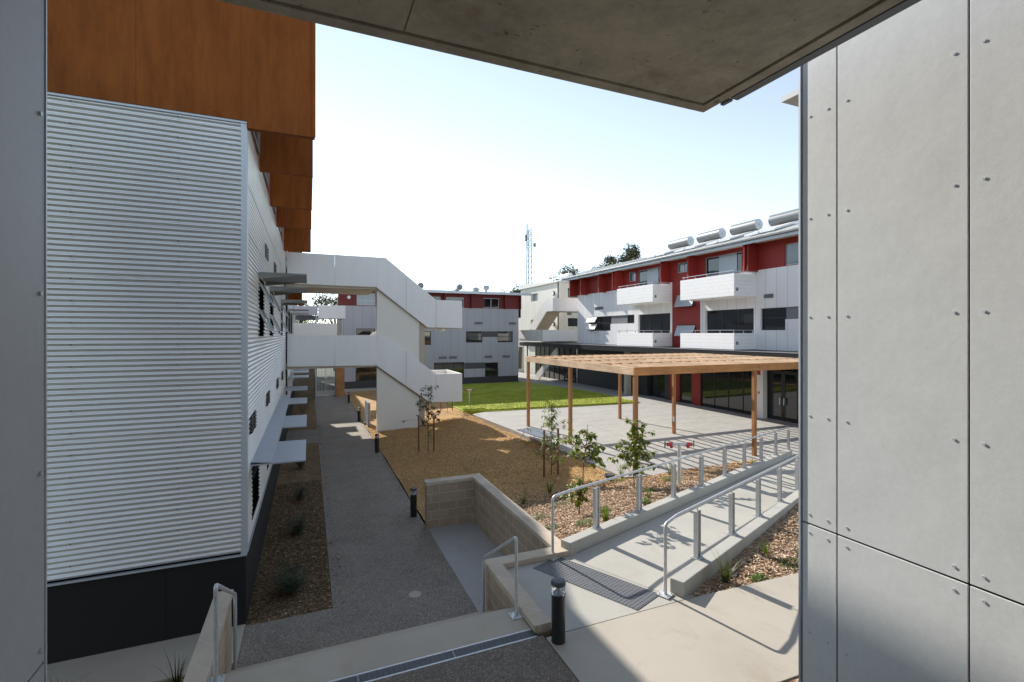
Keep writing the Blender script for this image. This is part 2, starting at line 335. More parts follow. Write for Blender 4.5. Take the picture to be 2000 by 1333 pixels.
def obj(name,mb,mat,parent=None,smooth=False,bevel=0,loc=None):
    me=bpy.data.meshes.new(name)
    off=Vector(loc) if loc else Vector((0,0,0))
    me.from_pydata([(v[0]-off.x,v[1]-off.y,v[2]-off.z) for v in mb.v],[],mb.f); me.update()
    if isinstance(mat,str): mat=M[mat]
    me.materials.append(mat)
    if smooth: me.polygons.foreach_set("use_smooth",[True]*len(me.polygons))
    o=bpy.data.objects.new(name,me); C.objects.link(o); o.location=off
    if parent:
        o.parent=parent; o.matrix_parent_inverse=Matrix.Translation(-PW(parent)) 
    if bevel:
        b=o.modifiers.new("bevel","BEVEL"); b.width=bevel; b.segments=2; b.limit_method='ANGLE'; b.angle_limit=R(40)
    if smooth and bevel==0:
        pass
    return o
def PW(p):
    v=Vector((0,0,0))
    while p:
        v+=p.location
        if p.parent: v+=p.matrix_parent_inverse.translation
        p=p.parent
    return v
def tag(o,label=None,cat=None,group=None,kind=None):
    for k,v in (("label",label),("category",cat),("group",group),("kind",kind)):
        if v: o[k]=v
    return o
def thing(name,label,cat,loc,group=None):
    o=bpy.data.objects.new(name,None); C.objects.link(o); o.location=loc; o.empty_display_size=0.2
    return tag(o,label,cat,group)
def struct(name,mb,mat,bevel=0,smooth=False):
    o=obj(name,mb,mat,None,smooth,bevel); o["kind"]="structure"; return o
def autosmooth(o,ang=40):
    me=o.data; me.polygons.foreach_set("use_smooth",[True]*len(me.polygons))
    try: me.set_sharp_from_angle(angle=R(ang))
    except Exception: pass
    return o
def copy_tree(o,parent=None,delta=None):
    c=o.copy(); C.objects.link(c)
    if parent:
        mi=o.matrix_parent_inverse.copy(); c.parent=parent; c.matrix_parent_inverse=mi
    for ch in list(o.children): copy_tree(ch,c)
    return c
def wall(face,c,a0,a1,z0,z1,th,holes):
    """wall sheet with rectangular openings and their reveals"""
    mb=MB(); A=sorted(set([a0,a1]+[h[0] for h in holes]+[h[1] for h in holes])); Z=sorted(set([z0,z1]+[h[2] for h in holes]+[h[3] for h in holes]))
    A=[a for a in A if a0<=a<=a1]; Z=[z for z in Z if z0<=z<=z1]
    inh=lambda a,z: any(h[0]<a<h[1] and h[2]<z<h[3] for h in holes)
    na,nz=len(A)-1,len(Z)-1
    solid=[[not inh((A[i]+A[i+1])/2,(Z[j]+Z[j+1])/2) for j in range(nz)] for i in range(na)]
    def q(*p): mb.add([fp(face,c,*x) for x in p],[(0,1,2,3)])
    for i in range(na):
        for j in range(nz):
            if not solid[i][j]: continue
            l,r,b,t=A[i],A[i+1],Z[j],Z[j+1]
            q((l,b,0),(r,b,0),(r,t,0),(l,t,0)); q((l,b,-th),(r,b,-th),(r,t,-th),(l,t,-th))
            if i==0 or not solid[i-1][j]: q((l,b,0),(l,b,-th),(l,t,-th),(l,t,0))
            if i==na-1 or not solid[i+1][j]: q((r,b,0),(r,b,-th),(r,t,-th),(r,t,0))
            if j==0 or not solid[i][j-1]: q((l,b,0),(l,b,-th),(r,b,-th),(r,b,0))
            if j==nz-1 or not solid[i][j+1]: q((l,t,0),(l,t,-th),(r,t,-th),(r,t,0))
    return mb
def window(parent,face,c,a0,a1,z0,z1,rec,frame="frame_black",pane="glass_dark",mull=(),trans=(),fw=0.05,name="window"):
    """frame with mullions (fractions) set back rec from the wall face; pane as a child"""
    mb=MB(); d1=-rec; d0=-rec-0.05
    mb.fb(face,c,a0,a1,z0,z0+fw,d0,d1).fb(face,c,a0,a1,z1-fw,z1,d0,d1).fb(face,c,a0,a0+fw,z0+fw,z1-fw,d0,d1).fb(face,c,a1-fw,a1,z0+fw,z1-fw,d0,d1)
    for m in mull:
        x=a0+(a1-a0)*m; mb.fb(face,c,x-fw/2,x+fw/2,z0+fw,z1-fw,d0+0.003,d1-0.003)
    for m in trans:
        x=z0+(z1-z0)*m; mb.fb(face,c,a0+fw,a1-fw,x-fw/2,x+fw/2,d0+0.006,d1-0.006)
    f=obj(name,mb,frame,parent)
    obj("pane",MB().fb(face,c,a0+fw*0.5,a1-fw*0.5,z0+fw*0.5,z1-fw*0.5,-rec-0.04,-rec-0.025),pane,f)
    return f
def vent(parent,face,c,a0,a1,z0,z1,mat="mid_grey",n=5):
    mb=MB(); mb.fb(face,c,a0,a1,z0,z1,0.002,0.012); h=(z1-z0)/n
    for i in range(n): mb.fb(face,c,a0+0.02,a1-0.02,z0+h*i+h*0.15,z0+h*i+h*0.6,0.012,0.03)
    return obj("vent",mb,mat,parent)
# ------------------------------------------------------------ SETTING: ground
g=struct("ground",MB().add([(-900,-900,-0.35),(900,-900,-0.35),(900,1500,-0.35),(-900,1500,-0.35)],[(0,1,2,3)]),"dry_ground")
def sheet(name,pts,z,mat,th=0.3,bevel=0): return struct(name,MB().polyz(pts,z-th,z),mat,bevel)
sheet("asphalt_path",[(-0.9,7.3),(2.52,7.3),(2.52,41),(0.36,41),(0.36,24.6),(-0.9,24.6),(-0.9,21.44),(0.36,21.44),(0.36,8.44),(-0.9,8.44)],0.0,"asphalt_far")
sheet("lower_apron",[(-0.93,5.0),(3.63,5.0),(3.63,11.0),(2.525,11.0),(2.525,7.295),(-0.93,7.295)],0.002,"concrete_apron")
sheet("side_apron",[(-9,7.55),(-0.905,7.55),(-0.905,8.6),(-9,8.6)],0.004,"concrete_beige")
sheet("left_bark_bed",[(-9,4),(-1.14,4),(-1.14,7.545),(-9,7.545)],-0.02,"bark_dark")
sheet("side_bark_bed",[(-1.0,8.445),(0.355,8.445),(0.355,21.435),(-1.0,21.435)],-0.012,"bark_dark")
sheet("far_bark_bed",[(-1.0,24.605),(0.355,24.605),(0.355,38.5),(-1.0,38.5)],-0.012,"bark_dark")
sheet("kerb_strip",[(2.53,39.2),(17.9,39.2),(17.9,40.3),(2.53,40.3)],0.16,"concrete_landing",0.3)
# lawn with an uneven edge; terrace slab
def edge(p0,p1,n,amp):
    out=[]
    for i in range(n):
        t=i/n; out.append((p0[0]+(p1[0]-p0[0])*t+rnd.uniform(-amp,amp),p0[1]+(p1[1]-p0[1])*t+rnd.uniform(-amp,amp)))
    return out
lw=edge((7.8,25.5),(9.2,24.9),12,.04)+edge((9.2,24.9),(18.9,24.45),90,.04)+edge((18.9,24.45),(19.3,30),20,.04)+edge((19.3,30),(17.6,39.1),20,.04)+[(17.6,39.15),(7.7,39.15)]+edge((7.7,39.1),(7.8,25.5),40,.06)
struct("lawn",MB().polyz(lw,-0.2,0.25),"lawn_green")
sheet("terrace",[(8.68,12.0),(10.1,11.72),(12.8,11.5),(16.1,11.9),(30,12),(30,46),(17.95,46),(17.95,30),(8.0,24.5),(8.35,20)],0.215,"terrace_concrete",0.4)
sheet("terrace_path",[(17.9,24),(21.5,24),(21.5,50),(17.5,50),(17.5,39.25)],0.22,"terrace_concrete",0.2)
# mulch beds as one height field
KD=Vector((1,0.4286)).normalized()
def sdist(x,y):  # signed distance to left of kerb 1
    return (-(x-3.7)*KD.y+(y-6.67)*KD.x)
def zk(x,y):
    s_=(x-3.7)*KD.x+(y-6.75)*KD.y; return 1.0-0.058*min(max(s_,0),13.6)
def zg(x,y):
    b=0.205*min(1,max(0,(x-2.55)/5.5)); b=b-0.012 if x>7 else b
    d=sdist(x,y)
    if y>30: return b-0.03
    if d>=-0.1:
        k=math.exp(-(max(d,0)/2.3)**2); z=b+(zk(x,y)+0.06-b)*k
        if x>8 and y>11.3: z=min(z,0.2-(y-11.3)*0.02)
        z+=0.03*math.sin(x*1.7+y*0.9)*math.sin(y*1.3-x*0.6)
        if x>8.3 and y>12.0: z=min(z,0.17)
        return z
    return -0.3
def field(name,x0,x1,y0,y1,st,fn,mat,skip=None):
    mb=MB(); nx=int((x1-x0)/st+.5); ny=int((y1-y0)/st+.5)
    for i in range(nx+1):
        for j in range(ny+1):
            x=x0+st*i; y=y0+st*j; mb.v.append((x,y,fn(x,y)))
    for i in range(nx):
        for j in range(ny):
            x=x0+st*(i+.5); y=y0+st*(j+.5)
            if skip and skip(x,y): continue
            a=i*(ny+1)+j; mb.f.append((a,a+ny+1,a+ny+2,a+1))
    return struct(name,mb,mat,smooth=True)
def skipA(x,y):
    if x<3.72 and y<11.1: return True
    if x<2.53: return True
    return sdist(x,y)<0.04
def zgn(x,y): return zg(x,y)+ (0.0 if y>30 else 0.012*math.sin(x*9.1+y*5.7)*math.sin(y*7.9-x*4.1))
field("mulch_bed",2.4,17.1,6.6,39.3,0.15,zgn,"mulch",skipA)
K2=Vector((1,0.4426)).normalized()
def sd2(x,y): return (-(x-4.5)*K2.y+(y-5.05)*K2.x)
def zb2(x,y):
    return 0.985-0.035*max(0,x-4.4)-0.03*max(0,min(1,(y-4.95)))+0.012*math.sin(x*9.1+y*5.7)*math.sin(y*7.9-x*4.1)
field("chip_bed",4.2,14,4.95,9.2,0.1,zb2,"mulch",lambda x,y: sd2(x,y)>0.05 or (x<4.75 and y>5.0 and sd2(x,y)>-.02))
field("corner_chip_bed",4.15,9,-1.0,3.43,0.15,lambda x,y:0.985,"mulch")
# foreground landing
sheet("asphalt_landing",[(-0.9,-1),(2.5,-1),(2.5,5.03),(-0.9,5.03)],1.0,"asphalt",1.2)
sheet("footpath",[(2.515,-1),(4.12,-1),(4.12,3.44),(14,3.2),(14,4.72),(6.6,4.9),(4.75,4.98),(2.515,4.98)],1.0,"concrete_path",1.2,0.006)
sheet("ramp_landing",[(2.655,4.995),(4.74,4.995),(4.62,5.12),(4.4,5.2),(3.95,6.7),(3.56,6.85),(2.655,6.665)],0.996,"concrete_landing",1.2)
# ramp surface: between the kerbs, sloping down
def kz(s_): return 1.0-0.058*s_
rp=MB(); n=40
for i in range(n+1):
    t=i/n*13.8; a=Vector((3.74,6.62))+KD*t; b=Vector((4.45,5.12))+K2*t*0.98
    z=kz(max(0,t-0.15)); rp.v+=[(a.x,a.y,z),(b.x,b.y,z),(a.x,a.y,z-0.5),(b.x,b.y,z-0.5)]
for i in range(n):
    k=4*i; rp.f+=[(k,k+1,k+5,k+4),(k+2,k+6,k+7,k+3)]
struct("ramp",rp,"concrete_landing")
sheet("terrace_near",[(16,11.6),(30,11.6),(30,12.01),(16,12.01)],0.21,"terrace_concrete",0.4)
def kerb(name,label,p0,D,side,L,w,zt0,zt1):
    mb=MB(); n=24; nn=Vector((-D.y,D.x))*side
    for i in range(n+1):
        t=i/n*L; a=p0+D*t; b=a+nn*w; z=zt0+(zt1-zt0)*min(1,t/13.5)
        mb.v+=[(a.x,a.y,z),(b.x,b.y,z),(b.x,b.y,z-0.6),(a.x,a.y,z-0.6)]
    for i in range(n):
        k=4*i; o=k+4
        for j in range(4):
            j2=(j+1)%4; q=(k+j,o+j,o+j2,k+j2); mb.f.append(q if side<0 else q[::-1])
    mb.f.append((0,1,2,3) if side<0 else (3,2,1,0)); e=4*n; mb.f.append((e+3,e+2,e+1,e) if side<0 else (e,e+1,e+2,e+3))
    o=obj(name,mb,"concrete_kerb",None,bevel=0.012,loc=(p0.x,p0.y,zt0-0.2)); return tag(o,label,"kerb","concrete kerb walls either side of the ramp")
kerb("ramp_kerb","long concrete kerb wall on the far side of the ramp, beside the saplings",Vector((3.80,6.66)),KD,1,12.6,0.2,1.2,0.42)
kerb("ramp_kerb","concrete kerb wall on the near side of the ramp, above the grassy chip bed",Vector((4.50,5.20)),K2,-1,9.5,0.2,1.2,0.42)
# ------------------------------------------------------------ retaining wall and steps
t=thing("retaining_wall","beige concrete block retaining wall wrapping the sunken recess beside the path",'wall',(3.0,9,0))
obj("block_wall",MB().polyz([(2.5,11.0),(3.63,11.0),(3.63,6.87),(2.46,6.87),(2.46,5.1),(2.64,5.1),(2.64,6.67),(3.82,6.67),(3.82,11.2),(2.5,11.2)],-0.1,1.0),"blockwork",t)
obj("wall_cap",MB().polyz([(2.47,10.97),(3.60,10.97),(3.60,6.90),(2.43,6.90),(2.43,5.1),(2.65,5.1),(2.65,6.665),(3.84,6.665),(3.84,11.22),(2.47,11.22)],1.003,1.083),"block_cap",t,bevel=0.006)
t=thing("stair_cheek_wall","pale block cheek wall left of the steps, beside the galvanised rail",'wall',(-1.03,6.4,0))
obj("block_wall",MB().box(-1.12,-0.95,4.2,7.39,-0.1,1.0),"blockwork",t)
obj("wall_cap",MB().box(-1.14,-0.93,4.2,7.41,1.003,1.083),"block_cap",t,bevel=0.006)
st=MB()
st.box(-0.9,2.43,5.2,5.70,-0.1,1.002)
for k in range(1,6): st.box(-0.9,2.43,5.70+0.29*(k-1),5.70+0.29*k,-0.1,1.0-0.1667*k)
tag(obj("concrete_steps",st,"concrete_beige",None,bevel=0.01,loc=(0.8,5.7,0)),"pale concrete steps dropping from the upper landing to the lower path","steps")
t=thing("drain_grate","long galvanised slotted drain grate set behind the top step",'drain',(0.8,5.1,1))
dg=MB().box(-0.9,2.43,5.03,5.05,0.9,1.003).box(-0.9,2.43,5.175,5.198,0.9,1.003)
obj("drain_frame",dg,"galvanised",t)
dg=MB()
for i in range(7): dg.box(-0.9,2.43,5.058+i*0.0165,5.065+i*0.0165,0.97,1.0)
for i in range(60): x=-0.88+i*0.0555; dg.box(x,x+0.008,5.05,5.175,0.975,0.997)
dg.box(-0.9,2.43,5.05,5.175,0.90,0.93)
for x in (0.45,1.45): dg.box(x,x+.02,5.05,5.175,0.975,1.002)
obj("grate",dg,"tank_steel",t)
# manhole
tag(obj("manhole_cover",MB().lathe((1.69,8.34,0),[(0.11,-0.02),(0.11,0.003),(0.09,0.006)],20),"concrete_beige",None,loc=(1.69,8.34,0)),"small round cover set flush in the dark asphalt path","cover")
# ------------------------------------------------------------ foreground apartment block (we stand on its balcony)
FB=thing("apartment_block","grey cement sheet clad apartment block framing the view, with raw concrete slab overhead",'building',(2.8,2,1))
def fcslab(ya,yb,za,zb): return MB().box(2.81,2.822,ya,yb,za,zb)
obj("wall_core",MB().box(2.835,9.0,-5,2.04,-0.3,8.2),"frame_black",FB)
ys=[2.06,1.845,1.240,0.635,0.03,-0.6]
for i in range(len(ys)-1):
    for za,zb in ((1.0,3.336),(3.346,8.2)):
        p=obj("wall_panel",fcslab(ys[i+1]+0.004,ys[i]-0.004,za,zb),"cement_sheet",FB,bevel=0.002)
        if i>2: continue
        cols=[ys[i]-0.055] + ([ys[i+1]+0.055] if True else [])
        if i==0: cols=[2.01,1.90]
        zl=[z for z in (2.68,3.29,3.40,4.0,4.6,5.2,5.82,2.0) if za<z<zb]
        for y in cols:
            for z in zl: obj("screw_head",MB().tube([(2.813,y,z),(2.8065,y,z)],0.007,8),"zinc",p)
obj("corner_trim",MB().box(2.800,2.835,2.063,2.069,1.0,8.2).box(2.800,2.9,2.069,2.075,1.0,8.2),"zinc",FB)
obj("awning",MB().box(4.71,8.5,2.05,3.69,7.0,7.06),"render_white",FB)
obj("wall_core",MB().box(-5,-0.90,-5,2.235,-0.3,8.2),"frame_black",FB)
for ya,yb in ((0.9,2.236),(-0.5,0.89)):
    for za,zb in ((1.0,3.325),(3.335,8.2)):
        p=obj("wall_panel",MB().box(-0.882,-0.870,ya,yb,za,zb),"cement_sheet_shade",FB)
        if ya>0.5:
            for z in (5.27,4.64,4.01,3.39,3.27,2.7):
                if za<z<zb: obj("screw_head",MB().tube([(-0.872,2.2,z),(-0.862,2.2,z)],0.008,8),"frame_alu",p)
obj("corner_trim",MB().box(-0.90,-0.866,2.24,2.246,1.0,8.2),"zinc",FB)
sl=MB().box(-0.868,2.295,-5,2.345,5.952,6.15).box(-0.868,2.39,2.368,2.44,5.950,6.2).box(2.318,2.39,-5,2.368,5.950,6.2).box(-0.868,2.318,-5,2.368,5.972,6.2)
obj("ceiling_slab",sl,"concrete_soffit",FB,bevel=0.004)
obj("slab_seam",MB().box(0.42,0.424,-3,2.34,5.9505,5.953),"leaf_litter",FB)
obj("edge_angle",MB().box(2.392,2.45,-5,2.22,5.945,5.955).box(2.444,2.45,-5,2.22,5.955,6.05).box(2.392,2.42,2.23,2.30,5.94,5.955),"mid_grey",FB)
obj("floor_slab",MB().box(-0.868,2.80,-5,1.1,2.65,2.85),"concrete_soffit",FB)
# ------------------------------------------------------------ corrugated building on the left
def corr(face,c,a0,a1,z0,z1,holes=(),amp=0.0125,pitch=0.0762,lap=10,cuts=()):
    A=sorted(set([a0,a1]+list(cuts)+[x for h in holes for x in h[:2]])); mb=MB()
    nz=int((z1-z0)/pitch*8); idx={}
    def vz(i): return z0+(z1-z0)*i/nz
    def prof(z):
        ph=z/pitch; k=amp*math.sin(2*math.pi*ph); fr=(ph/lap)%1
        return k+amp+0.008*(1-fr)
    for i in range(nz+1):
        z=vz(i)
        for a in A: idx[(i,a)]=len(mb.v); mb.v.append(fp(face,c,a,z,prof(z)+0.0012*math.sin(a*2.1+z*3.3)))
    for i in range(nz):
        zc=(vz(i)+vz(i+1))/2
        for k in range(len(A)-1):
            ac=(A[k]+A[k+1])/2
            if any(h[0]<ac<h[1] and h[2]<zc<h[3] for h in holes): continue
            mb.f.append((idx[(i,A[k])],idx[(i,A[k+1])],idx[(i+1,A[k+1])],idx[(i+1,A[k])]))
    return mb
LB=thing("apartment_building","corrugated silver metal building with rust brown upper storey and projecting blades",'building',(-4,15,0))
obj("wall",corr('S',8.50,-9,-0.93,1.13,7.74),"corrugated_metal",LB,smooth=True)
W1=[(10.6,11.75,4.45,5.6),(13.5,14.75,4.45,5.6),(18.7,19.85,4.45,5.6)]
W2=[(9.3,10.6,1.3,2.24),(12.5,14.0,1.3,2.24),(16.6,17.8,1.3,2.24)]
obj("wall",corr('E',-0.91,8.53,22.1,1.13,7.80,W1+[w for w in W2]),"corrugated_metal",LB,smooth=True)
obj("corner_trim",MB().box(-0.965,-0.88,8.472,8.49,1.10,7.76).box(-0.893,-0.875,8.49,8.56,1.10,7.76),"zinc",LB,bevel=0.003)
obj("base_flashing",MB().box(-9,-0.88,8.455,8.50,1.075,1.10).box(-0.915,-0.875,8.56,22.1,1.075,1.10),"zinc",LB)
obj("head_flashing",MB().box(-9,-0.88,8.46,8.50,7.742,7.775),"zinc",LB)
obj("plinth",MB().box(-9,-0.90,8.50,39,-0.3,1.073),"plinth_black",LB)
obj("core",MB().box(-9,-1.2,8.7,22.1,1.08,8.8).box(-1.3,-0.95,22.1,22.4,0,8),"mid_grey",LB)
sc_=MB()
for xi,x in enumerate((-1.78,-3.02,-4.2)):
    for k in range(22):
        z=1.3+k*0.3048; sc_.tube([(x,8.495,z),(x,8.464,z)],0.009,8)
obj("fixing_screws",sc_,"mid_grey",LB)
for h in W1:
    w=window(LB,'E',-0.91,*h,0.08,"frame_black","glass_dark",mull=(),trans=(0.5,))
    for zz in (h[3]-0.04,(h[2]+h[3])/2-0.02):
        hgt=(h[3]-h[2])/2-0.08
        s1=MB().prism([(-0.93,h[0]+0.06,zz),(-0.93,h[0]+0.03,zz),(-0.93+0.30,h[0]+0.03,zz-hgt),(-0.93+0.30,h[0]+0.06,zz-hgt)],(0,0.001,0))
        fr=MB(); y0,y1=h[0]+0.04,h[1]-0.04
        x0,x1=-0.93,-0.70
        for ya in (y0,y1-0.04): fr.prism([(x0,ya,zz),(x0+0.035,ya,zz+0.01),(x1+0.035,ya,zz-hgt+0.01),(x1,ya,zz-hgt)],(0,0.04,0))
        fr.prism([(x1,y0,zz-hgt),(x1+0.035,y0,zz-hgt+.01),(x1+0.02,y0,zz-hgt+0.05),(x1-.015,y0,zz-hgt+.04)],(0,y1-y0,0))
        s_=obj("open_sash",fr,"frame_alu",LB)
        obj("pane",MB().prism([(x0+.01,y0+.04,zz),(x0+.018,y0+.04,zz),(x1+.018,y0+.04,zz-hgt),(x1+.01,y0+.04,zz-hgt)],(0,y1-y0-.08,0)),"glass_blue",s_)
for h in W2: window(LB,'E',-0.91,*h,0.08,"frame_black","glass_dark",mull=(0.5,))
for y in (11.85,14.8,17.6,20.6):
    for dy in (0,0.45): vent(LB,'E',-0.885,y+dy,y+dy+0.3,6.18,6.48,"frame_black")
for y in (8.95,12.25,15.96,18.85):
    for dy in (0,0.45): vent(LB,'E',-0.885,y+dy,y+dy+0.3,2.85,3.15,"frame_black")
def awn(ya,yb,z,x1,mat,th=0.025,br=True):
    a=obj("window_hood",MB().box(-0.885,x1,ya,yb,z,z+th),mat,LB,bevel=0.003)
    if br:
        for y in (ya+0.02,yb-0.04): obj("bracket",MB().prism([(-0.885,y,z),(x1-0.15,y,z),(-0.885,y,z-0.09)],(0,0.012,0)),mat,a)
for ya,yb in ((10.35,11.95),(13.3,14.9),(18.4,20.0)): awn(ya,yb,5.64,-0.04,"awning_dark",0.035)
for ya,yb in ((9.06,10.8),(12.4,14.1),(16.5,17.9),(20.4,21.9)): awn(ya,yb,2.30,-0.05,"awning_grey",br=False)
lg=obj("ledge",MB().prism([(-0.885,9.06,2.36),(-0.58,9.06,2.328),(-0.58,9.06,2.335),(-0.885,9.06,2.372)],(0,9.6,0)),"awning_grey",LB)
bt=MB()
for y in [9.15+0.9*i for i in range(11)]:
    for x in (-0.83,-0.73,-0.63): bt.lathe((x,y,2.345-(x+.885)*0.1),[(0.012,0.0),(0.012,0.03),(0.006,0.034)],8)
obj("ledge_bolts",bt,"zinc",lg)
# oxide upper storey: front slab and blades
obj("front_fascia",MB().box(-9,0.09,8.44,8.56,7.775,10.3),"oxide_board",LB)
obj("fascia_lip",MB().box(-0.88,0.09,8.44,8.56,7.67,7.775).box(0.05,0.10,8.42,8.44,7.67,10.3),"oxide_board",LB)
for y in (10.5,13.3,15.8,20.3):
    obj("sunshade_blade",MB().box(-0.88,0.075,y,y+0.11,7.66,8.85 if y<18 else 10.1),"oxide_board",LB)
obj("blade_soffit",MB().box(-0.88,0.08,15.95,20.25,9.1,9.2),"soffit_pale",LB)
obj("upper_wall",MB().box(-1.19,-0.93,8.57,14.5,7.82,10.2).box(-1.19,-0.93,14.51,24.2,7.82,8.8),"oxide_board",LB)
for y in (9.2,11.4,14.2,17.0): window(LB,'E',-0.93,y,y+1.3,7.95,8.7,-0.06,"frame_alu","glass_dark")
obj("roof",MB().box(-9.2,0.10,8.58,14.6,10.22,10.3).prism([(-9.2,14.62,8.86),(-9.2,14.62,8.95),(-9.2,17.2,8.95),(-9.2,23,11.1),(-9.2,25,11.2),(-9.2,25,11.1),(-9.2,23,11.0),(-9.2,17.2,8.86)],(9.3,0,0)),"roof_white",LB)  # out of view; stepped and raked to shape the shadow on landing and wall
# second wing of the same building beyond the walkway
LB2=thing("apartment_wing","far wing with pale corrugated wall and stacked sunhoods, behind the white walkway",'building',(-3,31,0))
obj("wall",corr('E',-0.95,25.2,33.4,1.1,7.8,lap=10),"corrugated_metal",LB2,smooth=True)
obj("core",MB().box(-9,-1.0,25.2,33.4,1.08,11.2),"grey_panel",LB2); obj("hidden_reflection_block",MB().box(-30,-16,28,70,0,9),"grey_panel",LB2); obj("hidden_shade_block",MB().box(-9,-1.3,43.8,62,0,12),"grey_panel",LB2)  # two unseen blocks added: one darkens window reflections, one shades the far path
for y in (26,29.5): window(LB2,'E',-0.93,y,y+1.4,4.5,5.6,-0.05,"frame_black","glass_dark",mull=(0.5,))
for z,ys_ in ((5.66,(26,29.5,31.8)),(2.3,(26,29.5,31.8))):
    for y in ys_: obj("window_hood",MB().box(-0.92,0.0,y,y+1.4,z,z+0.04),"awning_grey",LB2)
obj("oxide_frame",MB().box(-0.95,-0.3,26.0,26.2,5.9,9.5),"oxide_board",LB2)
obj("roof",MB().box(-9.2,0.1,25.05,33.5,11.2,11.3),"roof_white",LB2)  # unseen roof, ended early so a patch of sun reaches the path
# ------------------------------------------------------------ white stair tower
ST=thing("stair_tower","white external staircase with two walkways and dog-leg flights beside the metal building",'staircase',(3.5,23,0))
def interp(P,x):
    for (xa,za),(xb,zb) in zip(P[:-1],P[1:]):
        if xa<=x<=xb: return za+(zb-za)*(x-xa)/(xb-xa) if xb>xa else za
    return P[-1][1]
def parapet(top,bot,y0,th,joints,mat,parent,name="parapet"):
    J=joints
    for a,b in zip(J[:-1],J[1:]):
        a+=0.006; b-=0.006
        xs=[a]+[x for x,_ in top if a<x<b]+[b]; xb=[a]+[x for x,_ in bot if a<x<b]+[b]
        pts=[(x,y0,interp(bot,x)) for x in xb]+[(x,y0,interp(top,x)) for x in xs[::-1]]
        obj(name,MB().prism(pts,(0,th,0)),mat,parent,bevel=0.004)
topU=[(-0.85,7.95),(3.22,7.95),(5.56,6.09),(6.85,6.09)]; botU=[(-0.85,6.62),(2.81,6.60),(5.15,4.79),(6.85,4.77)]
topL=[(-0.85,4.44),(3.22,4.41),(5.56,2.58),(6.85,2.57)]; botL=[(-0.85,3.10),(2.81,3.06),(5.27,1.26),(6.85,1.21)]
parapet(topU,botU,22.5,0.12,[-0.85,1.05,2.83,4.15,5.56,6.85],"stair_white",ST)
parapet(topL,botL,22.5,0.12,[-0.85,1.05,2.83,4.15,5.56,6.85],"stair_white",ST)
for zt,zb in ((6.09,4.77),(2.57,1.21)):
    obj("parapet",MB().box(6.73,6.85,22.63,25.2,zb,zt),"render_white",ST)
    obj("parapet",MB().box(5.5,6.72,25.08,25.2,zb,zt),"render_white",ST)
obj("parapet",MB().box(-0.85,2.8,26.0,26.1,6.6,7.9).box(-0.85,2.8,26.0,26.1,3.1,4.38),"render_white",ST)
for zt in (6.72,3.2): obj("walkway_slab",MB().box(-0.9,2.83,22.63,26.0,zt-0.22,zt),"concrete_beige",ST)  # decks carried further back to block sun through the walkway opening
for zt in (4.95,1.4): obj("landing_slab",MB().box(5.2,6.72,22.63,25.08,zt-0.2,zt),"concrete_beige",ST)
def flight(x0,z0,x1,z1,y0,y1,n=10):
    mb=MB(); mb.prism([(x0,y0,z0-0.22),(x0,y0,z0),(x1,y0,z1),(x1,y0,z1-0.22)],(0,y1-y0,0))
    for i in range(n):
        xa=x0+(x1-x0)*i/n; xb=x0+(x1-x0)*(i+1)/n; zt=z0+(z1-z0)*i/n
        mb.box(xa,xb,y0+0.02,y1-0.02,zt+(z1-z0)/n-0.02,zt)
    return mb
obj("stair_flight",flight(2.83,6.72,5.2,4.98,22.63,23.7),"concrete_beige",ST)
obj("stair_flight",flight(2.83,3.2,5.2,1.42,22.63,23.7),"concrete_beige",ST)
obj("stair_flight",flight(2.83,3.2,5.2,4.95,24.0,25.05),"concrete_beige",ST)
obj("stair_flight",flight(3.4,0.05,5.2,1.4,24.0,25.05,8),"concrete_beige",ST)
parapet([(2.0,4.42),(2.83,4.42),(5.5,6.09)],[(2.0,3.2),(2.83,3.1),(5.5,4.8)],25.1,0.1,[2.0,5.5],"render_white",ST)
sw=MB().prism([(2.86,22.68,-0.1),(4.80,22.68,-0.1),(4.80,22.68,1.62),(2.86,22.68,3.1)],(0,0.18,0))
sw.prism([(2.86,22.68,3.12),(4.80,22.68,1.64),(4.80,22.68,5.04),(2.86,22.68,6.5)],(0,0.18,0))
obj("spine_wall",sw,"stair_cream",ST)
obj("end_pier",MB().prism([(4.80,22.66,-0.1),(5.05,22.66,-0.1),(5.05,22.66,4.84),(4.80,22.66,5.02)],(0,0.22,0)),"concrete_beige",ST)
obj("soffit_light",MB().lathe((6.05,23.3,4.62),[(0.05,0),(0.13,0.02),(0.15,0.06),(0.15,0.13)],16),"white_paint",ST)
obj("bin_screen",MB().box(2.70,2.74,24.2,25.5,0,1.15).box(2.62,2.66,24.2,25.5,0,1.15),"steel_blue",ST)
# far footbridges
fbx=thing("footbridge","short white footbridge parapet in shade, seen above the lower walkway",'walkway',(1.4,36,5.5))
obj("parapet",MB().box(0.6,2.38,36,36.12,5.55,6.47),"stair_white",fbx); obj("deck",MB().box(0.6,2.38,36.12,37.6,5.55,5.75),"concrete_beige",fbx)
obj("post",MB().box(0.42,0.50,35.9,35.98,0,6.4),"steel_blue",fbx)
fbx=thing("footbridge","sunlit white footbridge parapet resting just above the lower walkway line",'walkway',(0.4,34,4.4))
obj("parapet",MB().box(-0.9,1.72,34,34.12,4.2,5.18),"render_white",fbx); obj("deck",MB().box(-0.9,1.72,34.12,35.6,4.2,4.4),"concrete_beige",fbx)
fbx=thing("footbridge","far grey railed footbridge behind the left sunhoods",'walkway',(-0.1,38,6))
obj("parapet",MB().box(-0.9,0.6,38.0,38.1,5.85,6.5),"grey_panel",fbx); obj("deck",MB().box(-0.9,0.6,38.1,39,5.5,5.8),"dark_grey",fbx)
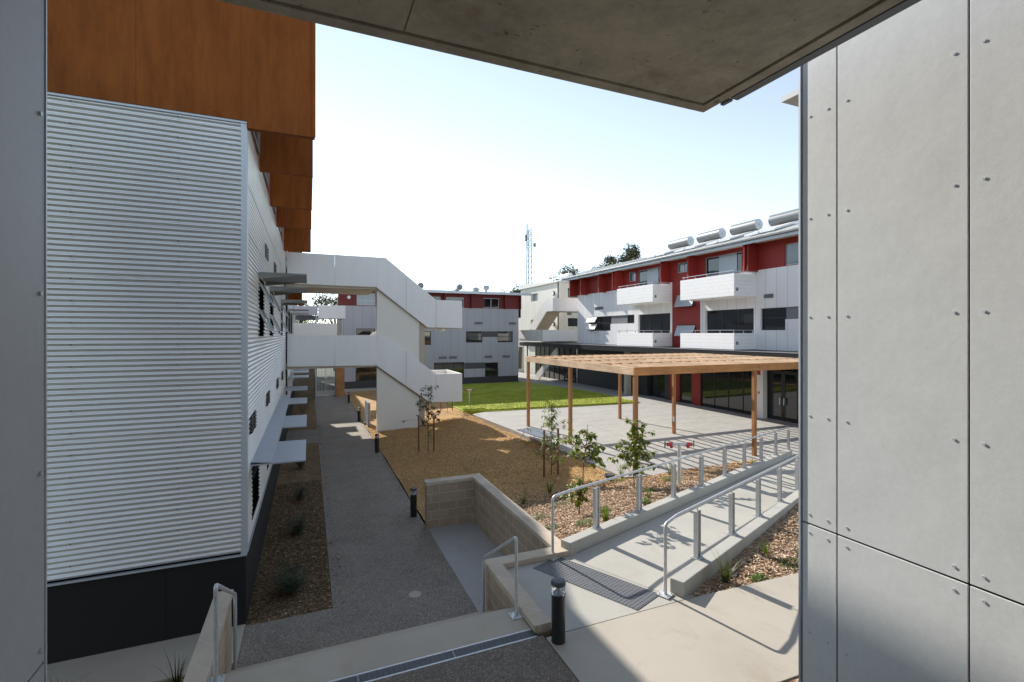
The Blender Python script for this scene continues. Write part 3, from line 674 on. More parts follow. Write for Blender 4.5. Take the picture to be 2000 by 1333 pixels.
# gate, slatted screen, timber bin enclosure
gt=thing("gate","galvanised vertical bar gate at the far end of the asphalt path",'gate',(1.1,37.2,0))
gb=MB()
for i in range(13): x=0.52+i*0.1; gb.box(x,x+0.02,37.2,37.22,0.1,2.6)
obj("bars",gb,"galvanised",gt)
obj("gate_frame",MB().box(0.46,1.78,37.19,37.23,2.6,2.66).box(0.46,1.78,37.19,37.23,0.05,0.1).box(0.44,0.5,37.18,37.24,0,2.7).box(1.1,1.15,37.18,37.24,0,2.7).box(1.74,1.8,37.18,37.24,0,2.7),"galvanised",gt)
ss=MB(); 
for i in range(26): ss.box(-0.93,0.40,36.0,36.04,0.25+i*0.105,0.335+i*0.105)
tag(obj("slatted_screen",ss.box(-0.93,0.40,36.05,36.1,0,2.95),"screen_wood",None,loc=(-0.3,36,0)),"brown horizontal slatted screen left of the far gate","screen")
ss=MB()
for i in range(16): ss.box(1.80,2.36,36.4,36.43,0.1+i*0.125,0.205+i*0.125)
for i in range(16): ss.box(1.77,1.80,36.4,37.2,0.1+i*0.125,0.205+i*0.125)
tag(obj("bin_enclosure",ss.box(1.82,2.34,36.45,37.2,0,2.1),"slat_wood",None,loc=(2.1,36.8,0)),"orange timber slatted enclosure right of the far gate","enclosure")
# ------------------------------------------------------------ back building (Y = 40)
BB=thing("apartment_building","grey panel clad block with red top floor across the lawn",'building',(10,43,0))
y=40.0
H1=[(12.5,14.0,3.72,4.7),(15.45,16.9,3.72,4.7),(8.1,9.45,3.55,4.68),(3.45,4.9,3.9,4.9),(5.6,7.0,3.72,4.7)]
obj("wall",wall('S',y,2.4,17.45,0.72,6.7,0.25,H1+[(9.7,12.35,0.72,2.05),(14.25,15.5,0.72,1.95),(3.4,7.5,0.72,3.0)]),"grey_panel",BB)
for h in H1: window(BB,'S',y,*h,0.1,trans=(0.5,))
window(BB,'S',y,9.7,12.35,0.72,2.05,0.15,mull=(0.33,0.66)); window(BB,'S',y,14.25,15.5,0.72,1.95,0.15,mull=(0.5,))
window(BB,'S',y,3.4,7.5,0.72,3.0,0.12,mull=(0.3,0.6),pane="glass_dark")
obj("spandrel_panel",MB().box(14.0,15.45,y-0.012,y-0.002,4.2,4.7),"dark_grey",BB)
obj("spandrel_panel",MB().box(12.36,14.24,y-0.012,y-0.002,1.45,1.98),"dark_grey",BB)
obj("core",MB().box(2.45,17.4,y+0.3,y+9,0,7.9),"dark_grey",BB)
obj("end_wall",MB().box(17.4,17.45,y+0.25,y+9,0.7,6.7),"grey_panel",BB)
obj("plinth",MB().box(2.42,17.43,y+0.02,y+0.3,-0.2,0.717),"black_panel",BB)
RH=[(14.1,15.6,6.75,7.62),(10.75,12.35,6.75,7.62),(8.6,10.3,6.75,7.62),(3.5,4.95,6.75,7.75),(5.6,7.2,6.75,7.62)]
obj("upper_wall",wall('S',y,2.1,17.55,6.703,7.95,0.25,RH),"red_panel_deep",BB)
for h in RH: window(BB,'S',y,*h,0.12,"frame_alu","glass_dark" if h[0]!=3.5 else "glass_pale",mull=(0.5,),trans=(0.4,) if h[0]==3.5 else ())  # paler pane in one window has its sky reflection put into the colour
for x in (7.6,10.5,12.9,16.0,17.5): obj("blade",MB().box(x,x+0.08,y-0.35,y-0.003,6.68,7.95),"red_panel_deep",BB)
obj("roof",MB().prism([(1.8,y-0.6,7.97),(1.8,y-0.6,8.02),(1.8,y+9,9.0),(1.8,y+9,8.9)],(16.6,0,0)),"roof_white",BB)
obj("gutter",MB().box(1.8,18.45,y-0.68,y-0.6,7.9,8.12),"zinc",BB)
for a,z in ((10.1,2.35),(11.0,2.35),(14.2,2.35),(15.9,2.35),(13.3,5.3),(16.5,5.3)): vent(BB,'S',y,a,a+0.7,z,z+0.22)
vent(BB,'S',y,7.0,7.6,2.35,2.57)
obj("wall_light",MB().tube([(2.9,y-0.02,7.35),(2.9,y-0.12,7.35)],0.13,14),"white_paint",BB)
# ------------------------------------------------------------ right building (X = 21.4)
X=21.4
RB=thing("apartment_building","white panelled block with red upper storey, balconies and pale pitched roof",'building',(24,25,0))
HW=[(31.35,34.5,4.72,5.86),(28.4,31.35,5.24,5.86),(24.68,27.95,4.4,5.83),(18.36,21.7,4.4,5.83),(16.55,17.95,4.67,5.79),(13.0,16.55,5.2,5.79),(12.0,13.0,4.67,5.79)]
obj("wall",wall('W',X,24.46,36.3,3.66,7.78,0.3,[h for h in HW if h[0]>24]),"white_panel",RB)
obj("wall",wall('W',X,8,22.1,3.66,7.78,0.3,[h for h in HW if h[0]<24]),"white_panel",RB)
SH=[(22.4,24.0,4.35,5.05),(22.4,24.0,6.15,6.95)]
obj("stair_panel",wall('W',X-0.03,22.1,24.46,3.66,7.79,0.3,SH),"red_panel",RB)
for h in SH: window(RB,'W',X-0.03,*h,0.1,"frame_black","glass_blue",fw=0.05)
for h in SH:
    zz=h[3]-0.05; x0=X-0.04; x1=x0-0.28; zb=h[2]
    s_=obj("open_sash",MB().prism([(x0,h[0]+.05,zz),(x0-.03,h[0]+.05,zz),(x1-.03,h[0]+.05,zb),(x1,h[0]+.05,zb)],(0,0.05,0)).prism([(x0,h[1]-.1,zz),(x0-.03,h[1]-.1,zz),(x1-.03,h[1]-.1,zb),(x1,h[1]-.1,zb)],(0,0.05,0)).box(x1-.03,x1,h[0]+.1,h[1]-.1,zb,zb+.05),"frame_alu",RB)
    obj("pane",MB().prism([(x0-.01,h[0]+.1,zz),(x0-.02,h[0]+.1,zz),(x1-.02,h[0]+.1,zb+.05),(x1-.01,h[0]+.1,zb+.05)],(0,h[1]-h[0]-.2,0)),"glass_pale",s_)
window(RB,'W',X,31.35,33.0,4.72,5.86,0.12,trans=(0.5,)); window(RB,'W',X,33.0,34.5,4.72,5.86,0.12)
for zz,zb in ((5.80,5.42),(5.25,4.85)):
    s_=obj("open_sash",MB().prism([(X-.1,33.05,zz),(X-.13,33.05,zz),(X-.38,33.05,zb),(X-.35,33.05,zb)],(0,1.35,0)),"render_white",RB)
obj("spandrel_panel",MB().box(X+0.08,X+0.1,29.3,31.35,5.24,5.86),"mid_grey",RB)
window(RB,'W',X,28.4,29.3,5.24,5.86,0.12)
window(RB,'W',X,16.55,17.95,4.67,5.79,0.12,trans=(0.55,)); obj("spandrel_panel",MB().box(X+0.08,X+0.1,13,16.55,5.2,5.79),"mid_grey",RB); window(RB,'W',X,12,13,4.67,5.79,0.12)
for a,b in ((24.68,27.95),(18.36,21.7)): window(RB,'W',X,a,b,4.4,5.83,0.15,"frame_black","glass_dark",mull=(0.33,0.66),name="sliding_door")
UH=[(28.28,29.1,8.25,8.92),(25.55,28.0,7.82,8.93),(22.95,24.1,8.3,8.93),(19.15,21.75,7.82,8.93),(15.2,16.6,7.82,8.85),(10,12,7.82,8.85)]
obj("upper_wall",wall('W',X+0.02,8,36.6,7.783,9.25,0.3,UH),"red_panel",RB)
for h in UH: window(RB,'W',X+0.02,*h,0.06,"frame_alu","glass_dark" if h[1]-h[0]>2.0 else "glass_blue",mull=(0.36,) if h[1]-h[0]>2 else (0.5,),name="sliding_door" if h[1]-h[0]>2 else "window")
for h in UH:
    if h[1]-h[0]>2.0: obj("curtain",MB().box(X+0.075,X+0.082,h[0]+0.35,h[0]+(h[1]-h[0])*0.62,h[2]+.06,h[3]-.06),"glass_pale",RB)
for yy in (36.45,34.65,31.95,30.0,29.75,24.75,22.35,18.35,18.1,14.2): obj("blade",MB().box(20.72,X+0.017,yy,yy+0.10,7.70,9.15),"red_panel",RB)
obj("core",MB().box(X+0.32,30,8,36.2,0.1,9.2),"dark_grey",RB)
obj("end_wall",MB().box(X+0.3,30,36.2,36.3,3.6,9.2),"white_panel",RB)
obj("eaves_soffit",MB().box(20.42,X+0.017,7.9,36.9,9.155,9.19),"soffit_pale",RB)
rf=obj("roof",MB().prism([(20.4,7.8,9.2),(20.4,7.8,9.27),(24.3,7.8,10.46),(24.3,7.8,10.39)],(0,29.3,0)).prism([(24.3,7.8,10.39),(24.3,7.8,10.46),(30,7.8,9.4),(30,7.8,9.33)],(0,29.3,0)),"roof_white",RB)
rr=MB()
for i in range(48):
    yy=7.9+i*0.61; rr.prism([(20.4,yy,9.27),(20.4,yy,9.30),(24.3,yy,10.49),(24.3,yy,10.46)],(0,0.035,0))
obj("roof_ribs",rr,"roof_white",rf)
gu=obj("gutter",MB().box(20.28,20.40,7.7,37.15,9.17,9.29),"tank_steel",RB,bevel=0.02); obj("fascia",MB().box(20.40,20.425,7.8,37.1,9.02,9.168),"fascia_blue",RB)
for yy in (30.1+0.03,18.45): obj("downpipe",MB().tube([(20.5,yy-.17,9.2),(20.64,yy-.17,8.9)],0.045,8).tube([(20.64,yy-.17,8.9),(20.64,yy-.17,7.7)],0.045,8),"red_paint",gu)
def balcony(y0,y1,z0,z1):
    b=obj("balcony",MB().box(19.85,X-0.003,y0,y1,z0,z0+0.16).box(19.85,20.0,y0,y1,z0+0.16,z1).box(20.0,X-0.003,y0,y0+0.14,z0+0.16,z1).box(20.0,X-0.003,y1-0.14,y1,z0+0.16,z1),"block_white",RB,bevel=0.008)
    r=MB(); zr=z1+0.17
    r.box(19.88,19.97,y0+0.03,y1-0.1,zr-0.03,zr).box(19.97,X-0.1,y0+0.03,y0+0.10,zr-0.03,zr)
    for i in range(5): yy=y0+0.08+(y1-y0-0.3)*i/4; r.box(19.91,19.94,yy,yy+0.03,z1,zr-0.03)
    for i in (1,2): xx=19.9+i*0.65; r.box(xx,xx+.03,y0+0.05,y0+.08,z1,zr-0.03)
    obj("handrail",r,"frame_alu",b)
    obj("drain_outlet",MB().box(19.98,20.12,y0-0.01,y0-0.002,z0+0.25,z0+0.42),"mid_grey",b)
balcony(18.2,22.05,3.68,4.52); balcony(18.2,22.05,6.42,7.56); balcony(24.47,28.3,3.68,4.54); balcony(24.47,28.3,6.5,7.6)
for yy in (20.3,26.5): obj("soffit_light",MB().lathe((20.6,yy,6.35 if yy<22 else 6.43),[(0.02,0),(0.14,0.02),(0.15,0.065)],16),"white_paint",RB)
vent(RB,'W',X,32.36,33.6,6.42,6.64); vent(RB,'W',X,17.2,17.75,6.30,6.50)
# canopy and ground floor
obj("canopy",MB().box(19.4,X-0.035,8,44.2,3.40,3.64),"dark_grey",RB); obj("canopy_edge",MB().box(19.36,19.4,8,44.2,3.30,3.60),"frame_black",RB)
obj("canopy_flashing",MB().box(19.34,19.6,8,44.2,3.642,3.655),"frame_alu",RB)
fw_=wall('W',X,8,36.3,0.1,3.65,0.3,[(22.8,23.8,0.2,2.9),(18.1,22.05,0.2,3.0),(12,17.55,0.2,3.0),(25.2,27.0,0.2,2.9)])
obj("ground_wall",fw_,"black_panel",RB)
window(RB,'W',X,18.1,22.05,0.2,3.0,0.05,mull=(0.25,0.5,0.75),name="shopfront"); 
for a,b in ((15.9,16.7),(16.72,17.52)):
    d=window(RB,'W',X,a,b,0.2,2.6,0.05,fw=0.09,name="glass_door"); obj("handle",MB().box(X-0.06,X+0.0,(b-0.12) if a<16 else a+0.08,(b-0.08) if a<16 else a+0.12,1.0,1.35),"zinc",d)
window(RB,'W',X,12,15.85,0.2,3.0,0.05,mull=(0.33,0.66),name="shopfront")
window(RB,'W',X,15.9,17.52,2.62,3.0,0.05,name="transom")
window(RB,'W',X,22.8,23.8,0.2,2.9,0.05,fw=0.08,name="glass_door")
obj("red_pier",MB().box(X-0.02,X-0.003,22.07,22.78,0.2,3.38),"red_panel",RB); obj("red_pier",MB().box(X-0.02,X-0.003,23.82,24.7,0.2,3.38),"red_panel",RB)
window(RB,'W',X,25.2,27.0,0.2,2.9,0.25,mull=(0.5,),name="glass_door")
obj("white_pier",MB().box(X-0.3,X-0.003,17.56,18.05,0.2,3.39),"render_white",RB)
obj("door_sign",MB().tube([(X-0.302,17.8,1.5),(X-0.31,17.8,1.5)],0.07,14),"timber_x",RB)
obj("door_sign",MB().box(X-0.31,X-0.302,17.7,17.9,2.4,2.75),"red_paint",RB)
obj("column",MB().box(20.4,20.75,27.9,28.25,0.2,3.39),"concrete_landing",RB)
gl=MB(); 
for i in range(9): gl.box(X-0.1,X,36.5+i*1.0,36.56+i*1.0,0.2,3.39)
obj("far_glazing_frame",gl,"frame_black",RB); obj("far_glazing",MB().box(X-0.05,X-0.03,36.5,44.5,0.2,3.39),"glass_dark",RB)
# solar hot water units on the roof
def roofz(x): return 9.27+(x-20.4)*0.3054
def heater(y0,y1,label):
    t=thing("solar_water_heater",label,"water heater",(23.6,(y0+y1)/2,roofz(23.6)),"solar water heaters along the right roof")
    zc=roofz(23.9)+0.46
    tk=MB().tube([(23.9,y0,zc),(23.9,y0+0.02,zc),(23.9,y1-0.02,zc),(23.9,y1,zc)],0.32,24); autosmooth(obj("tank",tk,"tank_steel",t),50)
    obj("tank_end",MB().tube([(23.9,y0-0.012,zc),(23.9,y0-0.003,zc)],0.315,24).tube([(23.9,y0-0.05,zc),(23.9,y0-0.012,zc)],0.03,10),"frame_alu",t)
    for k in (0,1):
        ya=y0+0.05+k*(y1-y0)/2; yb=ya+(y1-y0)/2-0.1
        p=obj("collector",MB().prism([(21.7,ya,roofz(21.7)+.08),(21.7,ya,roofz(21.7)+.17),(23.6,ya,roofz(23.6)+.17),(23.6,ya,roofz(23.6)+.08)],(0,yb-ya,0)),"zinc",t)
        obj("collector_glass",MB().prism([(21.75,ya+.05,roofz(21.75)+.172),(21.75,ya+.05,roofz(21.75)+.176),(23.55,ya+.05,roofz(23.55)+.176),(23.55,ya+.05,roofz(23.55)+.172)],(0,yb-ya-.1,0)),"roof_white",p)
    obj("stand",MB().box(23.8,24.0,y0+.1,y0+.15,roofz(23.8),zc-.27).box(23.8,24.0,y1-.15,y1-.1,roofz(23.8),zc-.27),"zinc",t)
heater(25.55,27.46,"silver roof tank furthest left of the four large ones, above the first upper balcony")
heater(22.82,24.71,"silver roof tank second from the left, above the red stair panel")
heater(20.16,21.98,"silver roof tank with round end fully visible, above the sliding glass doors")
heater(17.34,19.29,"silver roof tank cut off by the cement sheet wall at right")
# ------------------------------------------------------------ cream stair tower building behind
CB=thing("apartment_building","cream building with white external stair between the grey block and the white block",'building',(25,45,0))
HC=[(45.6,47.3,7.95,8.75),(45.6,47.3,5.25,6.0)]
cw=wall('W',22.1,41.01,50,3.6,9.44,0.35,HC)
obj("wall",cw,"cream_panel",CB)
for h in HC: window(CB,'W',22.1,*h,0.3,"frame_alu","glass_pale",mull=(0.5,))
obj("front_wall",wall('S',41.0,22.1,30,3.6,9.44,0.25,[(23.1,24.3,8.0,8.9),(23.1,24.4,5.2,6.0)]),"cream_panel",CB)
window(CB,'S',41,23.1,24.3,8.0,8.9,0.1); window(CB,'S',41,23.1,24.4,5.2,6.0,0.1,mull=(0.5,))
vent(CB,'S',41,23.0,23.5,6.3,6.65); 
for z in (8.45,5.45): obj("wall_light",MB().tube([(22.09,42.0,z),(21.98,42.0,z)],0.22,18),"dark_grey",CB); 
for z in (8.45,5.45): obj("light_diffuser",MB().tube([(21.979,42.0,z),(21.95,42.0,z)],0.18,18),"white_paint",CB)
obj("core",MB().box(22.5,30,41.3,50,0,9.4),"cream_panel",CB)
obj("roof",MB().prism([(21.9,40.8,9.45),(21.9,40.8,9.55),(21.9,50.2,10.05),(21.9,50.2,9.45)],(8.5,0,0)),"roof_white",CB)
obj("parapet",MB().box(19.9,24,38.0,38.1,6.5,7.68).box(19.9,20.0,38.101,39.3,6.5,7.68),"stair_white",CB)
obj("parapet",MB().box(18.85,24,37.9,38.0,3.82,4.83).box(18.85,18.95,38.001,44,3.82,4.83),"stair_white",CB)
obj("stair_side",MB().prism([(19.9,39.3,6.5),(19.9,39.3,7.68),(19.9,43.4,4.83),(19.9,42.0,4.6)],(0.1,0,0)),"stair_white",CB)
obj("stair_flight",MB().prism([(20.0,39.3,6.45),(20.0,39.3,6.6),(20.0,43.4,3.9),(20.0,43.2,3.8)],(1.3,0,0)).box(20.0,24,38.1,39.3,6.45,6.6).box(18.96,24,38.0,45,3.82,3.95),"concrete_beige",CB)
obj("stair_side",MB().prism([(19.7,36.9,2.6),(19.7,36.9,3.38),(19.7,41.2,0.6),(19.7,41.2,0.2),(19.7,40.6,0.2)],(0.12,0,0)),"stair_cream",CB)
obj("low_block",MB().box(22.5,24.5,50.5,52,3.0,6.3),"cream_panel",CB)
obj("post",MB().box(19.0,19.08,41.5,41.58,0.2,3.4),"frame_black",CB)
# roof vents and far heaters on the back building
def turbine(x,y,z,label):
    mb=MB().lathe((x,y,z),[(0.12,-0.25),(0.12,0.1),(0.25,0.18),(0.32,0.35),(0.25,0.52),(0.05,0.58)],16)
    tag(autosmooth(obj("roof_vent",mb,"frame_alu",None,loc=(x,y,z))),label,"vent","metal vents on the grey block's roof")
def dish(x,y,z,label,r=0.28,L=1.1):
    t=thing("solar_water_heater",label,"water heater",(x,y,z),"small tanks on the grey block's roof")
    obj("tank",MB().tube([(x,y,z+.42),(x,y+L,z+.42)],r,18),"zinc",t,smooth=False); obj("tank_end",MB().tube([(x,y-.02,z+.42),(x,y-.003,z+.42)],r*0.9,18),"mid_grey",t)
    obj("collector",MB().prism([(x-.7,y,z+.05),(x-.7,y,z+.1),(x-.1,y,z+.35),(x-.1,y,z+.3)],(0,L,0)),"zinc",t)
dish(8.9,41.5,8.22,"round ended grey tank on the far roof, leftmost, just above the white stair")
dish(12.4,41.5,8.22,"round ended grey tank with tilted collector on the far roof, centre")
turbine(15.0,41.8,8.35,"small dull cowl vent on the far roof nearest the cream building")
turbine(14.0,41.8,8.15,"low faint vent stub between the tank and the cowl on the far roof")
def hw2(x,y,z,label):
    t=thing("solar_water_heater",label,"water heater",(x,y,z),"distant solar water heaters beside the red blades")
    obj("tank",MB().tube([(x,y,z+.35),(x,y+1.9,z+.35)],0.28,18),"zinc",t); obj("collector",MB().prism([(x-1.8,y,z-.45),(x-1.8,y,z-.4),(x-.2,y,z+.12),(x-.2,y,z+.07)],(0,1.9,0)),"zinc",t)
hw2(24.3,42.6,10.0,"far roof tank nearest the lattice mast, behind the gutter end"); hw2(24.2,38.2,10.05,"far roof tank behind the row of red blades, by the low trees")
# ------------------------------------------------------------ lattice mast
MT=thing("radio_mast","tall thin lattice radio mast rising behind the cream building",'mast',(33.6,72.7,0))
def mastpt(k,z):
    w=1.0-0.45*(z/22); a=[(-.62,0),(.62,-.25),(.2,.6)][k]; return (33.6+a[0]*w,72.7+a[1]*w,z)
lg=MB()
for k in range(3): lg.tube([mastpt(k,0),mastpt(k,21.9)],0.075,6)
obj("legs",lg,"steel_blue",MT)
br=MB(); 
for i in range(24):
    z=i*0.91
    for k in range(3):
        br.tube([mastpt(k,z),mastpt((k+1)%3,z+0.91)],0.035,5); br.tube([mastpt(k,z),mastpt((k+1)%3,z)],0.03,5)
obj("bracing",br,"steel_blue",MT)
obj("antenna",MB().tube([mastpt(0,18.5),mastpt(0,22.6)],0.09,8).box(32.9,33.15,72.4,72.9,19.8,20.8).tube([mastpt(0,22.5),mastpt(0,25)],0.02,5),"mid_grey",MT)
obj("dish",MB().tube([(34.4,72.5,19.2),(34.6,72.3,19.2),(34.65,72.25,19.2)],0.32,14).tube([(34.2,72.6,18.3),(34.2,72.6,19.9)],0.04,6),"frame_alu",MT)
# ------------------------------------------------------------ pergola
PG=thing("pergola","timber slatted pergola on square posts shading the concrete terrace",'pergola',(12,16,0.2))
for x in (9.35,14.42):
    for yy in (12.35,16.4,20.3): obj("post",MB().box(x-.06,x+.06,yy-.06,yy+.06,0.2,3.2),"timber_z",PG,bevel=0.004)
obj("side_beam",MB().box(9.27,9.34,12.35,16.385,3.205,3.45),"timber_y",PG,bevel=0.003); obj("side_beam",MB().box(9.27,9.34,16.395,20.42,3.205,3.45),"timber_y",PG,bevel=0.003)
obj("front_beam",MB().box(9.27,19.33,12.27,12.345,3.20,3.455),"timber_x",PG,bevel=0.003)
for yy in (14.3,16.35,18.3,20.35): obj("cross_beam",MB().box(9.345,19.33,yy,yy+.07,3.21,3.456),"timber_x",PG)
for i in range(22):
    x=9.34+(i+1)*0.447; obj("slat",MB().box(x,x+.045,12.35,20.42,3.27,3.452),"timber_y",PG)
obj("power_outlet",MB().box(14.33,14.36,16.30,16.38,0.75,0.95),"white_paint",PG)
# ------------------------------------------------------------ bollards
def bollard(x,y,z,s=1.0,label=""):
    t=thing("bollard_light",label,"bollard",(x,y,z),"black bollard lights along the path")
    h=0.70*s; r=0.079*s
    autosmooth(obj("post",MB().lathe((x,y,z),[(r,0),(r,h*0.76),(r*1.06,h*0.762),(r*1.06,h*0.775)],28),"bollard_black",t))
    autosmooth(obj("lens",MB().lathe((x,y,z),[(r*0.97,h*0.777),(r*0.97,h*0.92)],28),"clear_acrylic",t))
    autosmooth(obj("reflector",MB().lathe((x,y,z),[(r*0.62,h*0.777),(r*0.55,h*0.80),(r*0.25,h*0.86),(r*0.15,h*0.915),(r*0.6,h*0.918)],20),"frame_alu",t))
    autosmooth(obj("cap",MB().lathe((x,y,z),[(r*1.06,h*0.922),(r*1.08,h*0.96),(r*0.9,h*0.99),(r*0.3,h)],28),"dark_grey",t))
    return t
BL=[(2.62,4.87,1.0,"black bollard light on the pale landing beside the tactile paving"),
(2.38,11.92,0,"black bollard light on the dark path by the far end of the block wall"),
(2.38,18.86,0,"black bollard light standing in front of the white stair wall's left edge"),
(2.38,25.9,0,"black bollard light beside the sunlit patch on the path"),
(2.40,33.1,0,"smallest and furthest black bollard light near the gate")]
b0=None
for x,yy,z,l in BL:
    if b0 is None: b0=bollard(x,yy,z,1.0,l)
    else:
        c=copy_tree(b0); c.location=(x,yy,z); c["label"]=l
tag(obj("garden_light",MB().lathe((7.95,11.7,0.28),[(0.09,0),(0.1,0.12),(0.16,0.13),(0.16,0.16),(0.13,0.19)],18),"dark_grey",None,loc=(7.95,11.7,0.28)),"low dark green capped fitting in the chips behind the handrail","garden light")
# ------------------------------------------------------------ handrails
def fillet(P,r,n=5):
    P=[Vector(p) for p in P]; out=[P[0]]
    for a,b,c in zip(P[:-2],P[1:-1],P[2:]):
        u=(a-b).normalized(); v=(c-b).normalized(); s=b+u*r; e=b+v*r
        for i in range(n+1):
            q=i/n; out.append(s*(1-q)**2+b*2*q*(1-q)+e*q*q)
    return out+[P[-1]]
def plate(mb,x,y,z,s=0.075,rot=0):
    c,sn=math.cos(rot)*s,math.sin(rot)*s
    mb.prism([(x+c-sn,y+sn+c,z),(x-c-sn,y-sn+c,z),(x-c+sn,y-sn-c,z),(x+c+sn,y+sn-c,z)],(0,0,0.012)); 
    for a in (.785,2.36,3.93,5.5): mb.lathe((x+math.cos(a+rot)*s*0.95,y+math.sin(a+rot)*s*.95,z+.012),[(0.009,0),(0.009,.014),(.005,.02)],8)
    return mb
RG="galvanised handrails of the steps and ramp"
for x,l in ((2.37,"bent galvanised stair rail against the block wall at the right of the steps"),(-0.86,"bent galvanised stair rail beside the cheek wall at the left of the steps")):
    t=thing("handrail",l,"handrail",(x,5.6,1.0),RG)
    yn=5.50 if x>0 else 5.62
    tb=MB().tube(fillet([(x,yn,1.0),(x,yn,1.98),(x,6.72 if x>0 else 7.0,1.2),(x,6.72 if x>0 else 7.0,0.15)],0.07),0.021,12); autosmooth(obj("rail",tb,"galvanised",t),60)
    obj("base_plate",plate(MB(),x,yn,1.003),"galvanised",t)
def ramprail(start,end_n,D,p0,label,stations,zt0,slope,L,first_post):
    t=thing("handrail",label,"handrail",(start[0],start[1],1.0),RG)
    pts=[(start[0],start[1],1.0),(start[0],start[1],1.95)]
    for s_ in stations:
        p=p0+D*s_; z=zt0-slope*s_+0.78; pts.append((p.x,p.y,z))
    P=fillet(pts[:3],0.07)[:-1]+[Vector(q) for q in pts[2:]]
    autosmooth(obj("rail",MB().tube(P,0.022,12),"galvanised",t),60)
    obj("base_plate",plate(MB(),start[0],start[1],1.003,0.085,0.4),"galvanised",t)
    for s_ in first_post:
        p=p0+D*s_; z=zt0-slope*s_
        n=Vector((-D.y,D.x)); a=0.05; b=0.007; hw=D*a; nw=n*b
        # flat bar post with a flange
        m=MB().prism([(p.x+hw.x+nw.x,p.y+hw.y+nw.y,z),(p.x-hw.x+nw.x,p.y-hw.y+nw.y,z),(p.x-hw.x-nw.x,p.y-hw.y-nw.y,z),(p.x+hw.x-nw.x,p.y+hw.y-nw.y,z)],(0,0,0.70))
        n3=n*0.032; q=p-D*0.05
        m.prism([(q.x+n3.x,q.y+n3.y,z),(q.x-n3.x,q.y-n3.y,z),(q.x-n3.x-D.x*.01,q.y-n3.y-D.y*.01,z),(q.x+n3.x-D.x*.01,q.y+n3.y-D.y*.01,z)],(0,0,0.70))
        q=p+D*0.05
        m.prism([(q.x+n3.x,q.y+n3.y,z),(q.x-n3.x,q.y-n3.y,z),(q.x-n3.x+D.x*.01,q.y-n3.y+D.y*.01,z),(q.x+n3.x+D.x*.01,q.y+n3.y+D.y*.01,z)],(0,0,0.70))
        m.prism([(p.x+.1,p.y+.1,z),(p.x-.1,p.y+.1,z),(p.x-.1,p.y-.1,z),(p.x+.1,p.y-.1,z)],(0,0,0.012)) if False else None
        o=obj("post",m,"galvanised",t)
        obj("base_plate",plate(MB(),p.x,p.y,z+0.002,0.075,math.atan2(D.y,D.x)),"galvanised",o)
        obj("bracket",MB().tube([(p.x,p.y,z+0.66),(p.x,p.y,z+0.775)],0.009,8),"galvanised",o)
k0=Vector((3.62,6.70))
ramprail((3.51,6.71),0,KD,k0,"long galvanised ramp handrail on the far kerb, in front of the saplings",[0.3+0.4*i for i in range(32)],1.21,0.058,12.8,[1.02+1.46*i for i in range(9)])
k2=Vector((4.40,5.17))
ramprail((4.40,5.17),0,K2,k2,"nearer galvanised ramp handrail rising from the tactile paving corner",[0.35+0.4*i for i in range(24)],1.21,0.058,10,[1.05+1.45*i for i in range(6)])
# tactile paving
A_,B_,D_=Vector((3.09,6.53,0)),Vector((3.61,6.72,0)),Vector((3.83,5.02,0))
u=(B_-A_); v=(D_-A_); tg=MB().prism([A_+Vector((0,0,.998)),B_+Vector((0,0,.998)),B_+v+Vector((0,0,.998)),D_+Vector((0,0,.998))],(0,0,0.006))
nu,nv=11,33
for i in range(nu):
    for j in range(nv):
        p=A_+u*((i+.5)/nu)+v*((j+.5)/nv); tg.lathe((p.x,p.y,1.003),[(0.0175,0),(0.0125,0.006)],8)
tag(obj("tactile_paving",tg,"tactile",None,loc=(3.7,5.9,1)),"dark grey dimpled tactile paving strip at the top of the ramp","tactile paving")
# ------------------------------------------------------------ benches
def bench(c,d,L,w,h,label):
    t=thing("bench",label,"bench",c,"white slatted benches by the courtyard beds")
    d=Vector((d[0],d[1],0)).normalized(); n=Vector((-d.y,d.x,0)); c=Vector(c); mb=MB(); k=7; sw_=w/k
    for i in range(k):
        o0=c+n*(-w/2+sw_*i+0.004)+Vector((0,0,h)); o1=c+n*(-w/2+sw_*(i+1)-0.004)+Vector((0,0,h))
        mb.prism([o0-d*L/2,o0+d*L/2,o1+d*L/2,o1-d*L/2],(0,0,-0.03))
    obj("seat",mb,"white_paint",t)
    for s in (-1,1):
        for q in (-1,1):
            a=c+d*s*L*0.36+n*q*w*0.2+Vector((0,0,h-.03)); b=c+d*s*L*0.40+n*q*w*0.55
            obj("leg",MB().tube([a,b],0.016,8),"white_paint",t)
bench((8.2,16.9,0.19),(0.12,-1.0),2.0,0.75,0.46,"white slatted bench on the mulch edge behind the staked sapling")
bench((11.0,7.5,0.42),(1,0.42),2.2,0.55,0.75,"white bench top poking out from behind the cement sheet wall above the ramp")
